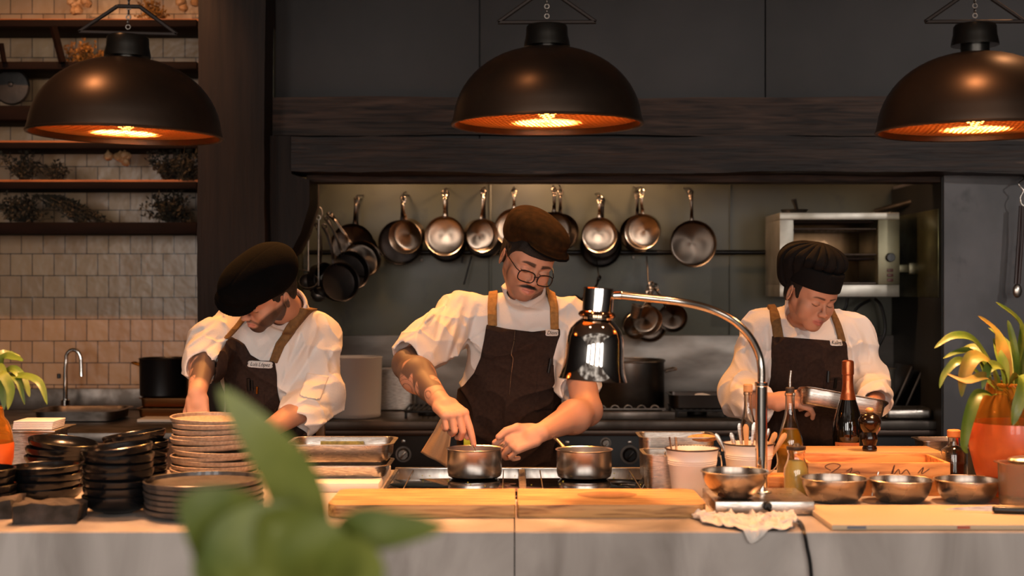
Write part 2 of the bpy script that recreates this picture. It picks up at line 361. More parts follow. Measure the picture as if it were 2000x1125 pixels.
twigs((P(372, 0, 6.4).x, 6.35, zs(352)), 36, .20, .4, 0, HERB, 8, 'dried_herb_bundle', 'tall dark dried herb tuft touching the wooden post', lift=1)
twigs((P(45, 0, 6.4).x, 6.38, zs(432)), 90, .16, .7, 0.1, HERB, 4, 'dried_herb_bundle', 'big dark heap of dried herbs at left on the lowest shelf', lift=1)
twigs((P(95, 0, 6.4).x, 6.38, zs(378)), 60, .30, .10, 0.05, HERB, 5, 'dried_herb_bundle', 'long tied herb bundle lying slanted across the lowest shelf', direction=(1, 0, -0.55))
twigs((P(335, 0, 6.4).x, 6.38, zs(432)), 90, .15, .8, 0.0, HERB, 6, 'dried_herb_bundle', 'big dark heap of dried herbs at right on the lowest shelf', lift=1)
twigs((P(165, 0, 6.4).x, 6.4, zs(118)), 46, .13, .8, 0.1, HERB2, 7, 'dried_flower_bundle', 'golden dried flowers on the second shelf behind the left pendant', leaf=.016, lift=1)
twigs((P(300, 0, 6.4).x, 6.4, zs(35)), 36, .12, .8, 0.1, HERB2, 9, 'dried_flower_bundle', 'golden dried flowers on the top shelf right of the pendant hanger', leaf=.016, lift=1)
GARL = mat('garlic_skin', '#b8926a', 0.6, 0, '#8d6640', 20)
def garlic(c, n, r, seed, label, cat='garlic'):
    rnd = random.Random(seed); t = thing('garlic_braid', label, cat, c)
    for i in range(n):
        p = Vector((rnd.uniform(-1, 1) * r, rnd.uniform(-.4, .4) * r, rnd.uniform(-.7, .7) * r))
        mb = MB(); mb.lathe([(0, -.018), (.014, -.016), (.022, -.004), (.019, .008), (.008, .018), (.003, .03), (0, .032)], p, 16, Euler((rnd.uniform(-.8, .8), rnd.uniform(-.8, .8), 0)).to_matrix(), wob=lambda a, j: .06 * math.cos(a * 6))
        mb.build('garlic_bulb', GARL, t)
    return t
garlic(P(370 / 2.345, 14, 6.38), 7, .045, 1, 'cluster of garlic bulbs on the top shelf, left of the pendant hanger')
garlic(P(229, 305, 6.38), 6, .038, 2, 'bunch of garlic bulbs hanging below the orange lit shelf')
garlic(P(366, 12, 6.38), 4, .035, 3, 'garlic bulbs on the top shelf next to the wooden post')
one('cast_iron_disc', MB().lathe([(0, .012), (.03, .012), (.075, .008), (.082, 0), (.082, -.006), (0, -.006)], (0, 0, 0), 40, Euler((PI/2, 0, 0)).to_matrix()).box((0, -.016, .012), (.02, .012, .02), .003), IRON, 'round black lid standing upright on the third shelf', 'pan lid', loc=P(23, 170, 6.42))

# left rear counter with sink
zc = 0.9
t = thing('sink_counter', 'low rear steel counter with sink below the tiled wall', 'counter', (-1.6, 6.2, 0))
CTR = mat('brown_reflecting_steel', '#6e4a30', 0.42, 0.8, '#4b3222', 3, (1, 1, 4))
yf = dep(845)  # front edge
MB().bb((-1.2, yf - 6.2, .86), (P(520, 0, 5.85).x + 1.6 - .06, .41, .9), .004).build('worktop', STEELD, t)
MB().bb((-1.2, yf - 6.19, .05), (P(520, 0, 5.85).x + 1.6 - .06, .40, .86), .004).build('cabinet_body', CTR, t)
MB().bb((-1.2, .39, .9), (P(385, 0, 6.6).x + 1.6, .415, 1.0), .004).build('upstand', STEELD, t)
t = thing('kitchen_tap', 'tall curved chrome tap above the sink counter', 'tap', (P(128, 0, 6.45).x, 6.45, .9))
pts = [(0, 0, 0), (0, 0, .1), (0, 0, .2), (.004, 0, .24)] + [(.035 - .035 * math.cos(a), 0, .24 + .045 * math.sin(a)) for a in [PI * k / 8 for k in range(1, 8)]] + [(.07, 0, .24), (.071, 0, .19), (.072, 0, .165)]
MB().tube(pts, [.011] * 3 + [.009] * (len(pts) - 4) + [.010], 14).build('spout', CHROME, t)
MB().cyl((0, 0, 0), .02, .06, 24, .003).build('tap_base', CHROME, t)
MB().cyl((-.03, 0, .155), .009, .022, 16, .002).build('lever', BLACKP, t)
def gn_pan(t, L_, W_, H_, r=.02, lip=.012, name='pan', m=None, z=0, rot=0.0, th=.0015):
    """gastronorm pan open at top, local origin at base centre"""
    def ring(l, w_, rr, zz, n=5):
        out = []
        for (cx, cy, a0) in ((1, 1, 0), (-1, 1, 90), (-1, -1, 180), (1, -1, 270)):
            for k in range(n + 1):
                a = math.radians(a0 + 90 * k / n); out.append((cx * (l / 2 - rr) + rr * math.cos(a), cy * (w_ / 2 - rr) + rr * math.sin(a), zz))
        return out
    prof = [(-.006, H_ * .0 + .0, 1), (0, .006, 1), (.004, H_ - .004, 1), (.004 + lip, H_ - .002, 1), (.004 + lip, H_, 1), (.004, H_ + .0, 1), (.004 - th * 1.0, H_ - .003, 1), (-th, .007, 1), (-.007, th * 1.2, 1)]
    vs_, fs = [], []
    for (o_, zz, _) in prof: vs_ += ring(L_ - .008 + 2 * o_, W_ - .008 + 2 * o_, max(.004, r + o_), zz + z)
    n = len(vs_) // len(prof)
    for j in range(len(prof) - 1):
        for k in range(n): fs.append([j*n+k, j*n+(k+1) % n, (j+1)*n+(k+1) % n, (j+1)*n+k])
    fs.append(list(range(n))[::-1]); fs.append([(len(prof)-1)*n+k for k in range(n)])
    if rot: R = Matrix.Rotation(rot, 3, 'Z'); vs_ = [R @ Vector(v) for v in vs_]
    return MB().add(vs_, fs)
o = one('sink_basin', gn_pan(None, .34, .3, .12, .05, .02), STEELD, 'dark steel sink basin standing proud on the sink counter', 'sink', loc=(P(172, 0, 6.2).x, 6.13, .903)); o.scale = (1, 1, .35)
# black stock pot, with pans beneath it, left of the left cook
xp = P(318, 0, 6.25).x
t = thing('stock_pot', 'black stock pot with gold handles on stacked trays beside the left cook', 'pot', (xp, 6.27, 0.9 + .09))
MB().lathe([(0, 0), (.098, 0), (.104, .006), (.106, .16), (.11, .165), (.106, .168), (.1, .16), (.098, .01), (0, .008)], (0, 0, 0), 48).build('pot_body', mat('blackened_pot', '#131214', .35, .3), t)
BRASS = mat('brass', '#b07a35', .3, 1)
for s in (-1, 1):
    MB().tube(catmull([(s * .1, -.025, .135), (s * .13, -.02, .145), (s * .14, 0, .145), (s * .13, .02, .145), (s * .1, .025, .135)], 4), .005, 8).build('handle', BRASS, t)
for k, (dx, w_, lab) in enumerate(((.02, .26, 'shallow bronze tray directly under the black stock pot'), (.0, .24, 'bronze tray lowest in the pile under the stock pot'))):
    o = one('oven_tray', gn_pan(None, w_, .2, .04, .02, .012), mat('bronzed_steel', '#7a5230', .4, .9), lab, 'tray', loc=(xp + dx + .03, 6.27, .9 + (.046 if k == 0 else .002)), group='trays under the stock pot')
one('chopping_board', MB().bb((P(272, 0, 6.0).x, 5.96, .902), (P(345, 0, 6.0).x + .12, 6.1, .915), .003), WHITEP, 'thin pale board on the sink counter edge behind the plates', 'board')

# ---------------------------------------------------------------- cooking range at the back
RB = mat('range_black_front', '#151313', .35, .5)
yr = 6.04
t = thing('cooking_range', 'long steel cooking range with black front behind the cooks', 'range', (0.3, 6.3, 0))
xa, xb = P(622, 0, yr).x - .3, P(1842, 0, yr).x - .31
MB().bb((xa, yr - 6.3, .862), (xb, .415, .9), .005).build('worktop', mat('range_top_steel', '#7d746c', .35, .95, '#4f4842', 6, rough2=.5), t)
MB().bb((xa, yr - 6.3 + .02, .06), (xb, .41, .86), .004).build('front_panel', RB, t)
MB().bb((xa, yr - 6.3 - .004, .838), (xb, yr - 6.3 + .03, .861), .004).build('edge_rail', mat('edge_rail_steel', '#5e5048', .4, .95), t)
def knob(px, py, r, m, face=None):
    p = P(px, py, yr + .02); q = Vector((p.x - .3, yr - 6.3 + .02, p.z)); R = Euler((PI/2, 0, 0)).to_matrix()
    k = MB().lathe([(0, .03), (r * .8, .03), (r * .92, .026), (r, 0)], q, 28, R).box((q.x, q.y - .034, q.z), (r * .34, .012, r * 1.5), .002, rot=(0, .7, 0)).build('knob', m, t)
    MB().lathe([(r * 1.05, 0), (r * 1.35, 0), (r * 1.35, .004), (r * 1.05, .004)], q, 32, R).build('knob_ring', STEELD, k)
for (x, y, r, m) in ((788, 887, .025, STEEL), (1183, 865, .017, STEEL), (1230, 888, .03, BLACKP), (850, 872, .016, STEEL), (590 + 60, 887, .022, STEEL), (1350, 888, .028, BLACKP), (1720, 888, .028, BLACKP)): knob(x, y, r, m)
for (x, y) in ((788, 862), (1230, 864), (1108, 864)):
    p = P(x, y, yr + .02); MB().box((p.x - .3, yr - 6.3 + .017, p.z), (.016, .004, .012), .001).build('indicator', STEEL, t)
# burner grates
def grate(px0, px1, y0, y1, label):
    t = thing('burner_grate', label, 'burner', ((P(px0, 0, y0).x + P(px1, 0, y0).x) / 2, (y0 + y1) / 2, .9), group='burner grates on the range')
    w_ = (P(px1, 0, y0).x - P(px0, 0, y0).x); l = y1 - y0
    mb = MB()
    for k in range(9): x = -w_/2 + w_ * k / 8; mb.box((x, 0, .034), (.008, l, .008), .002)
    for y in (-l/2, l/2): mb.box((0, y, .03), (w_, .01, .01), .002)
    for sx in (-1, 1):
        for sy in (-1, 1): mb.box((sx * (w_/2 - .006), sy * (l/2 - .006), .013), (.012, .012, .026), .002)
    mb.build('grate_bars', IRON, t); MB().cyl((0, 0, 0.0005), .045, .02, 24, .004).build('burner_cap', IRON, t)
grate(790, 872, 6.15, 6.5, 'black burner grate on the range behind the middle cook’s tattooed arm')
grate(1320, 1420, 6.2, 6.5, 'black burner grate under the roasting trays right of the stock pot')
one('steel_rail', MB().bb((P(1130, 0, 6.1).x, 6.09, .902), (P(1318, 0, 6.1).x, 6.13, .934), .003), STEELD, 'low steel bar on the range in front of the big stock pot', 'rail')
mb = MB()
for k in range(5): mb.torus(P(1175 + 26 * k, 800, 6.2), .018, .0035, 16, 6, Euler((PI/2, 0, 0)).to_matrix(), arc=PI)
mb.bb((P(1160, 0, 6.2).x, 6.19, .935), (P(1300, 0, 6.2).x, 6.2, .941))
for x in (1165, 1295): mb.bb((P(x, 0, 6.2).x - .004, 6.19, .902), (P(x, 0, 6.2).x + .004, 6.2, .937))
one('pan_support', mb, STEELD, 'looped wire pan support at the foot of the big stock pot', 'rack')
# big stock pot
t = thing('stock_pot', 'large brushed steel stock pot on the range behind the heat lamp', 'pot', (P(1227, 0, 6.36).x, 6.4, .902))
R_ = .165
MB().lathe([(0, 0), (R_ - .01, 0), (R_, .012), (R_, .235), (R_ + .006, .24), (R_, .243), (R_ - .004, .235), (R_ - .004, .012), (0, .008)], (0, 0, 0), 64).build('pot_body', mat('smoked_steel', '#857c74', .3, 1, '#4c453f', 3, (1, 1, 2), rough2=.42), t)
for s in (-1, 1): MB().tube(catmull([(s * R_, -.05, .19), (s * (R_ + .045), -.04, .2), (s * (R_ + .05), 0, .2), (s * (R_ + .045), .04, .2), (s * R_, .05, .19)], 4), .006, 8).build('handle', STEEL, t)
MB().torus((0, 0, .236), R_ + .002, .004, 64).build('rim', STEEL, t)
# white tub and steel pots on the range
t = thing('plastic_tub', 'tall white plastic tub on the range beside the left cook', 'tub', (P(692, 0, 6.2).x, 6.22, .902))
MB().lathe([(0, 0), (.108, 0), (.113, .006), (.114, .02), (.113, .022), (.119, .255), (.122, .262), (.118, .264), (.112, .25), (.108, .01), (0, .008)], (0, 0, 0), 48).build('tub_body', mat('white_tub_plastic', '#b3aaa3', .5), t)
t = thing('steel_container', 'plain steel container standing against the white tub, behind middle cook', 'container', (P(768, 0, 6.55).x, 6.6, .902))
gn_pan(None, .2, .16, .19, .02, .008).build('container_body', STEEL, t)
# roasting trays stacked
for k, (px, z, w_, lab) in enumerate(((1366, .937, .26, 'dark roasting tray on the range, right of the stock pot'), (1486, .937, .24, 'dark roasting tray on the range half behind the right cook’s sleeve'))):
    t = thing('roasting_tray', lab, 'tray', (P(px, 0, 6.3).x, 6.3 + .02 * k, z), group='roasting trays on the range')
    gn_pan(None, w_, .22, .062, .03, .014).build('tray_body', mat('dark_tray_steel', '#4f4843', .35, .95), t)
one('folded_cloth', MB().sphere((0, 0, 0), (.05, .03, .016), 16, rot=(0, .2, 0)), LINEN, 'small white cloth lying on the rim of the roasting trays', 'cloth', loc=P(1378, 776, 6.28))
# things right of the right cook
t = thing('measuring_jug', 'translucent plastic jug behind the right cook’s elbow', 'jug', (P(1722, 0, 6.3).x, 6.32, .902))
MB().lathe([(0, 0), (.052, 0), (.056, .004), (.062, .20), (.066, .206), (.06, .204), (.054, .01), (0, .006)], (0, 0, 0), 32).build('jug_body', mat('milky_plastic', '#6f6a60', .45, 0, trans=.35), t)
MB().tube(catmull([(-.06, 0, .17), (-.095, 0, .16), (-.095, 0, .08), (-.057, 0, .05)], 5), .007, 8).build('handle', mat('milky_plastic', '#6f6a60'), t)
for k, (px, dx, lab) in enumerate(((1752, .075, 'dark baking sheet leaning back against the wall, nearest the jug'), (1775, .075, 'dark baking sheet leaning at right of the other one'))):
    one('baking_sheet', MB().box((0, 0, .105), (.012, .26, .23), .003, rot=(0, .42, 0)), mat('seasoned_sheet', '#2a2522', .3, .8, '#4a3e34', 10, rough2=.45), lab, 'baking sheet', loc=(P(px, 0, 6.35).x, 6.4, .91), group='leaning baking sheets')
one('control_box', MB().bb((P(1796, 0, 6.3).x, 6.2, .902), (P(1838, 0, 6.3).x, 6.45, P(0, 758, 6.3).z), .006), mat('dull_dark_box', '#2b2522', .5, .3), 'dark upright metal box in the corner by the plaster wall', 'box')
t = thing('fryer_lid', 'low rounded steel lid at the right end of the range', 'lid', (P(1768, 0, 6.14).x, 6.14, .902))
MB().box((0, 0, .026), (.2, .13, .05), .018, seg=4).build('lid_body', STEEL, t)
for k in range(3): MB().bb((-.1, -.085 - .0, .0 + k * .0), (.1, -.068, .008), .002)
# ---------------------------------------------------------------- toaster oven on the wall
OV = mat('scuffed_oven_steel', '#b8b2a8', .38, .9, '#8b867a', 5, rough2=.5)
xo, yo, zo = P(1640, 0, 6.3).x, 6.3, P(0, 580, 6.3).z
W = 234 * 6.3 / F; H = 165 * 6.3 / F; D = .36
t = thing('toaster_oven', 'open-fronted steel toaster oven mounted on wall behind right cook', 'oven', (xo, yo, zo))
sidew = 27 * 6.3 / F; top = 14 * 6.3 / F; bot = 24 * 6.3 / F; cp = 42 * 6.3 / F
MB().bb((-W/2, 0, H - top), (W/2, D, H), .003).build('top_panel', OV, t)
MB().bb((-W/2, 0, 0), (W/2, D, bot), .003).build('bottom_panel', OV, t)
MB().bb((-W/2, 0, bot), (-W/2 + sidew, D, H - top), .002).build('side_panel', OV, t)
MB().bb((-W/2 + sidew, D - .012, bot), (W/2 - cp, D, H - top), .001).build('back_panel', mat('oven_inner_steel', '#a8876a', .3, .95, '#6a5238', 4), t)
c_ = MB().bb((W/2 - cp, -.002, bot), (W/2, D, H - top), .002).build('control_panel', mat('olive_steel_panel', '#7d7862', .4, .85, '#615d4b', 4), t)
kx = W/2 - cp * .45
k_ = MB().lathe([(0, .02), (.017, .02), (.02, .016), (.021, 0)], (kx, -.003, P(0, 503, 6.3).z - zo), 24, Euler((PI/2, 0, 0)).to_matrix()).build('knob', BLACKP, c_)
for yy in (528, 537.5, 547): MB().box((kx, -.006, P(0, yy, 6.3).z - zo), (.026, .008, .013), .002).build('switch', mat('dark_red_switch', '#4a1a14', .4), c_)
for (yy, nm) in ((375, 1), (385, 1)): pass
for j, (y0_, nb) in enumerate(((447, 13), (497, 13), (553, 13))):
    zz = P(0, y0_, 6.3).z - zo; mb = MB(); xL_, xR_ = -W/2 + sidew + .002, W/2 - cp - .004
    for yy in (.02, .3): mb.tube([(xL_, yy, zz), (xR_, yy, zz)], .004, 8)
    for k in range(nb): x = xL_ + .01 + (xR_ - xL_ - .02) * k / (nb - 1); mb.tube([(x, .02, zz), (x, .3, zz)], .0022, 6)
    mb.build('wire_rack', STEELD, t)
for yy in (432, 505, 560):
    zz = P(0, yy, 6.3).z - zo; mb = MB()
    for q in (.06, .14, .22): mb.tube([(-W/2 + sidew + .002, q, zz), (W/2 - cp - .004, q, zz)], .006, 8)
    mb.build('heating_element', mat('dark_quartz_tube', '#2a211d', .3, .3), t)
MB().bb((W/2 + .001, .06, P(0, 532, 6.3).z - zo), (W/2 + .055, .085, P(0, 516, 6.3).z - zo), .003).bb((W/2 + .055, .05, P(0, 536, 6.3).z - zo), (W/2 + .09, .095, P(0, 512, 6.3).z - zo), .008).build('side_handle', mat('olive_steel_panel', '#7d7862'), t)
MB().bb((-W/2 + .02, D, .05), (W/2 - .02, .449, .09), .002).build('wall_bracket', IRON, t)
# hoses under the oven
for (pts, lab) in (([(1700, 585), (1668, 610), (1672, 660), (1700, 690), (1728, 650), (1722, 600), (1708, 583)], 'looped black cable hanging under the toaster oven'),
                   ([(1655, 583), (1652, 600), (1640, 625), (1642, 660)], 'short black cable hanging left of the looped one under the oven')):
    c0 = catmull([P(x, y, 6.62) for x, y in pts], 6); o0 = c0[0]
    one('black_cable', MB().tube(c0, .007, 8), BLACKP, lab, 'cable')
t = thing('cast_iron_pan', 'tiny black pan standing on top of the toaster oven', 'pan', (P(1553, 0, 6.4).x, 6.42, zo + H + .001))
MB().lathe([(0, 0), (.05, 0), (.062, .018), (.058, .018), (.046, .004), (0, .004)], (0, 0, 0), 32).build('pan_body', IRON, t)
MB().tube([(0, -.055, .01), (-.008, -.075, .03), (-.018, -.08, .06)], [.009, .009, .012], 8, flat=.5).build('handle', IRON, t)
one('steel_pipe', MB().tube([P(1810, 386, 6.35), P(1760, 400, 6.5), P(1712, 413, 6.7)], .014, 14).sphere(P(1810, 386, 6.345), .016, 12), STEELD, 'slanted steel pipe with round end above the oven', 'pipe')
# hanging utensil on the right plaster wall
t = thing('hanging_tongs', 'long slim tongs hanging from a hook on the grey plaster wall', 'tongs', P(1993, 402, 5.86))
z = P(1993, 402, 5.86); r_ = lambda px, py: P(px, py, 5.86) - z
MB().tube([r_(1993, 402), r_(1990, 460), r_(1984, 555)], [.006, .007, .008], 8, up=(0, 1, 0)).tube([r_(1997, 402), r_(1997, 460), r_(1990, 555)], [.005, .006, .007], 8).build('tongs_arm', mat('dark_red_brown', '#2d1a16', .4), t)
MB().sphere(r_(1987, 568), (.02, .012, .03), 14).build('tongs_tip', STEEL, t)
one('wall_hook', MB().tube(catmull([P(1999, 345, 5.93), P(1999, 350, 5.88), P(1990, 358, 5.86), P(1994, 366, 5.86), P(1999, 372, 5.86), P(1993, 385, 5.86), P(1995, 398, 5.86), P(2001, 403, 5.86)], 6), .003, 8), STEEL, 'bent wire hook holding the long tongs', 'hook')
# ================================================================ HANGING PANS
def pan(name, R, H, hl, m, mh, flare=.0, loop=True):
    """opening along +z, handle along +x; origin at the pan's centre"""
    t = thing(name, None, None)
    rb = R - .012 - flare
    MB().lathe([(0, -H/2), (rb, -H/2), (rb + .008, -H/2 + .003), (R - .003, H/2 - .004), (R + .002, H/2), (R + .001, H/2 + .0015), (R - .003, H/2 - .001), (rb + .006, -H/2 + .007), (rb - .004, -H/2 + .0035), (0, -H/2 + .0032)], (0, 0, 0), 56).build('pan_body', m, t)
    z = H/2 - .018
    pts = catmull([(R - .004, 0, z), (R + .02, 0, z + .002), (R + hl * .35, 0, z + .014), (R + hl * .7, 0, z + .016), (R + hl - .02, 0, z + .008), (R + hl - .012, 0, z + .006)], 5)
    n = len(pts); rs = [.011 - .004 * math.sin(PI * min(1, i / (n * .8))) for i in range(n)]
    h = MB().tube(pts, rs, 10, flat=.42, up=(0, 0, 1))
    if loop: h.torus((R + hl - .003, 0, z + .004), .010, .0042, 20, 8, Euler((0, .25, 0)).to_matrix())
    hb = h.build('handle', mh, t)
    for s in (-1, 1): MB().sphere((R - .008, s * .007, z), (.004, .004, .003), 10).build('rivet', mh, t)
    return t
STEELP = mat('pan_steel', '#a38f7d', .24, 1.0, aniso=.8)
STEELPD = mat('pan_steel_dark', '#51473f', .28, 1.0, aniso=.85)
IRONP = mat('iron_pan_black', '#2c2624', .32, .85, '#1c1917', 8, rough2=.45)
def hang(t, px, py, d, tiltx=0.0, roll=0.0, yaw=0.0):
    # opening faces the room, handle up
    R0 = Matrix(((0, 1, 0), (0, 0, -1), (1, 0, 0)))          # x->z, y->x? columns built below
    M = Matrix((Vector((0, 0, 1)), Vector((-1, 0, 0)), Vector((0, -1, 0)))).transposed()
    Rt = Matrix.Rotation(roll, 3, 'Y') @ Matrix.Rotation(yaw, 3, 'Z') @ Matrix.Rotation(tiltx, 3, 'X') @ M
    t.matrix_world = Matrix.Translation(P(px, py, d)) @ Rt.to_4x4()
protos = {}
def get_pan(kind, R, H, hl, m):
    key = (kind, round(R, 3), m.name, round(hl, 2))
    if key not in protos:
        protos[key] = pan(kind, R, H, hl, m, m if m is not IRONP else IRONP); return protos[key]
    return copy_tree(protos[key])
G = 'steel and iron pans hanging in a row on the back wall'
pd = 6.55; s = pd / F
def put(kind, px, py, rpx, hook_y, m, d, label, tilt=0.1, roll=0.0, yaw=0.0, H=None, group=G):
    R = rpx * d / F; hl = max(.06, (py - rpx - hook_y) * d / F)
    t = get_pan(kind, R, H or (.07 if kind == 'saucepan' else .045), hl, m)
    hang(t, px, py, d, tilt, roll, yaw); t['label'] = label; t['category'] = 'pan'; t['group'] = group
    q = t.matrix_world @ Vector((R + hl - .003, 0, (H or (.07 if kind == 'saucepan' else .045)) / 2 - .014))
    one('pan_hook', MB().tube(catmull([q + Vector((0, -.016, .016)), q + Vector((0, -.014, .002)), q + Vector((0, .004, .004)), q + Vector((0, .018, .02)), Vector((q.x, max(q.y + .04, 6.70), q.z + .035)), Vector((q.x, 6.749, q.z + .04))], 5), .003, 6), IRON,
        'black hook of the ' + label, 'hook')
    return t
put('frying_pan', 699, 492, 40, 400, IRONP, 6.62, 'black pan hidden behind the leftmost dark frying pan')
put('frying_pan', 689, 480, 43, 388, STEELPD, 6.48, 'dark steel frying pan at the left end of the row', roll=.10)
put('frying_pan', 783, 473, 43, 385, IRONP, 6.60, 'black frying pan behind the small bright saucepan', roll=.06)
put('saucepan', 796, 460, 33, 385, STEELP, 6.46, 'small bright saucepan, second position from left', .22, yaw=-.25)
put('frying_pan', 873, 474, 37, 378, IRONP, 6.60, 'black pan just peeping out below the third pan of the row')
put('saucepan', 869, 461, 38, 375, STEELP, 6.47, 'bright saucepan with reddish bottom, third position in the row', .03)
put('frying_pan', 946, 466, 37, 375, IRONP, 6.60, 'black pan behind the pale saucepan left of the middle cook’s cap')
put('saucepan', 938, 459, 32, 372, STEELP, 6.46, 'pale saucepan turned aside, fourth position left of the middle cook', .1, yaw=.3)
put('frying_pan', 1004, 445, 37, 372, STEELP, 6.50, 'frying pan peeping out left of the brown cap', .05)
put('frying_pan', 1094, 453, 36, 372, STEELPD, 6.60, 'steel frying pan sticking out at the right of the brown cap')
put('saucepan', 1082, 448, 34, 370, STEELPD, 6.46, 'saucepan mostly hidden behind the brown cap', .05)
put('frying_pan', 1173, 481, 40, 395, IRONP, 6.62, 'black pan, lowest of three above the heat lamp')
put('frying_pan', 1176, 470, 36, 390, IRONP, 6.56, 'black pan, middle of three above the heat lamp')
put('saucepan', 1170, 459, 34, 385, STEELP, 6.45, 'bright saucepan, frontmost of three above the heat lamp', .05)
put('frying_pan', 1246, 456, 36, 375, STEELPD, 6.60, 'dark pan behind the saucepan above the small lower cluster', roll=-.04)
put('saucepan', 1257, 451, 34, 372, STEELP, 6.46, 'shiny saucepan turned right, second from the right end', .12, yaw=-.28)
put('frying_pan', 1353, 476, 45, 375, STEELPD, 6.5, 'wide grey frying pan at the right end of the row', .03, roll=-.05)
# rail
one('pot_rail', MB().tube([P(600, 493, 6.66), P(1522, 493, 6.66)], .0115, 12), mat('rail_black', '#141211', .3, .6), 'long black rail running across the wall behind the pans', 'rail')
for (x, y) in ((824, 508), (1237, 503)):
    one('wall_bolt', MB().cyl((0, 0, 0), .008, .012, 12, .002, M=Euler((PI/2, 0, 0)).to_matrix()), STEELD, 'small round bolt in the wall just under the rail at %s' % ('left' if x < 1000 else 'right'), 'bolt', loc=P(x, y, 6.745))
one('thin_rod', MB().tube([P(921, 500, 6.64), P(906, 556, 6.6)], .004, 8), IRON, 'thin black rod hanging from the rail left of the middle cook', 'rod')
one('thin_rod', MB().tube([P(905, 500, 6.64), P(902, 514, 6.64)], .005, 8), IRON, 'short black stub hanging from the rail left of the thin rod', 'rod')
# left cluster, pans hanging edge-on from one hook
GL = 'pans hanging in a bunch at the left corner of the recess'
for (px, py, r, d, roll, yaw, m, hk, lab) in (
        (706, 508, 36, 6.38, -.62, .45, STEELPD, 412, 'bright rimmed pan on top of the bunch in the left corner'),
        (682, 530, 38, 6.29, -.42, .55, IRONP, 412, 'black pan second in the bunch in the left corner'),
        (662, 552, 38, 6.20, -.27, .5, IRONP, 412, 'black pan with glinting rim, lowest of the bunch in the left corner'),
        (628, 548, 34, 6.27, -.12, 1.0, IRONP, 412, 'black pan seen edge-on at the left of the bunch')):
    t = get_pan('frying_pan', r * d / F, .05, .17, m); hang(t, px, py, d, .0, roll, yaw); tag(t, lab, 'pan', GL)
one('bunch_hook', MB().tube(catmull([P(600, 405, 6.4), P(612, 404, 6.4), P(626, 406, 6.4), P(629, 418, 6.4), P(626, 425, 6.4)], 5), .004, 8), STEELD, 'steel hook in the left corner holding the bunch of pans', 'hook')
def ladle(px, py, top, rb, label, d=6.2, roll=0.0, name='ladle'):
    t = thing(name, label, 'ladle', P(px, py, d), (0, roll, 0)); L_ = (py - top) * d / F
    MB().tube([(0, .0, rb), (0, -.004, L_ * .5), (0, 0, L_ - .012)], [.004, .0035, .0045], 8).torus((0, 0, L_), .009, .003, 16, 6, Euler((PI/2, 0, 0)).to_matrix()).build('handle', STEEL, t)
    prof = [(rb * math.sin(a), -rb * math.cos(a)) for a in [PI/2 * k / 6 for k in range(7)]]; prof += [(r_ * .95, z) for r_, z in prof[::-1]]; prof[-1] = (0, -rb * .95)
    MB().lathe(prof, (0, 0, 0), 28, Euler((.9, 0, 0)).to_matrix()).build('ladle_bowl', STEELD, t)
    return t
ladle(602, 548, 440, .042, 'steel ladle hanging left of the pan bunch, nearest the post')
ladle(622, 590 - 16, 425, .036, 'dark ladle hanging lower, between the first ladle and the pans')
one('wire_skimmer', MB().tube([P(577, 482, 6.15), P(573, 520, 6.15), P(585, 526, 6.13), P(604, 530, 6.12)], .003, 6), STEEL, 'bent steel wire hanging beside the ladles near the post', 'skimmer')
one('pan_handle_bracket', MB().box(P(592, 455, 6.1), (.012, .012, .045), .003).tube([P(592, 455, 6.1), P(606, 456, 6.1)], .004, 8), BRASS, 'small brass peg on the wooden bracket beside the ladles', 'peg')
# small lower cluster under the rail
GS = 'small pans hanging in the lower bunch right of the heat lamp'
for (px, py, r, d, roll, yaw, tilt, m, kind, lab) in (
        (1240, 634, 26, 6.44, .35, .3, .1, STEELP, 'saucepan', 'small pan left in the lower bunch, behind the lamp neck'),
        (1268, 634, 33, 6.56, -.02, .1, .1, STEELPD, 'frying_pan', 'round pan lowest of the bunch behind the gooseneck'),
        (1262, 624, 29, 6.36, .06, .25, .2, STEELP, 'frying_pan', 'small pan with bright rim frontmost in the lower bunch'),
        (1314, 619, 28, 6.42, -.5, -.2, .1, STEELPD, 'frying_pan', 'small pan at right of the lower bunch, tilted outward')):
    t = get_pan(kind, r * d / F, .045, .10, m); hang(t, px, py, d, tilt, roll, yaw); tag(t, lab, 'pan', GS); q = t.matrix_world @ Vector((r * d / F + .097, 0, .01)); one('pan_hook', MB().tube([q + Vector((0, -.006, -.012)), q, P(1270, 562, 6.42)], .0025, 6), IRON, 'wire loop of ' + lab, 'hook')
t = thing('measuring_cup', 'tiny steel cup hanging in front of the lower bunch', 'cup', P(1243, 608, 6.28), (.3, .2, 0))
MB().lathe([(0, -.028), (.022, -.028), (.024, -.02), (.025, .026), (.027, .027), (.024, .027), (.022, -.024), (0, -.024)], (0, 0, 0), 28).build('cup_body', STEEL, t)
MB().tube([(.02, 0, .02), (.04, 0, .06), (.05, 0, .11)], .003, 6).build('handle', STEEL, t)
one('hanging_wire', MB().tube([P(1263, 500, 6.5), P(1266, 548, 6.45), P(1270, 560, 6.42)], .0035, 6).torus(P(1270, 568, 6.42), .02, .003, 20, 6, Euler((PI/2, 0, 0)).to_matrix()), STEELD, 'wire with ring carrying the lower bunch of small pans', 'wire')
t = get_pan('saucepan', .055, .05, .12, IRONP); hang(t, 1122, 600, 6.42, .0, .65, .9); q = t.matrix_world @ Vector((.172, 0, .01)); one('pan_hook', MB().tube([q + Vector((0, 0, -.012)), q, Vector((q.x, 6.66, P(0, 496, 6.66).z))], .003, 6), IRON, 'wire hook of the small black pan behind the middle cook’s shoulder', 'hook'); tag(t, 'small black pan poking out above the middle cook’s left shoulder', 'pan')

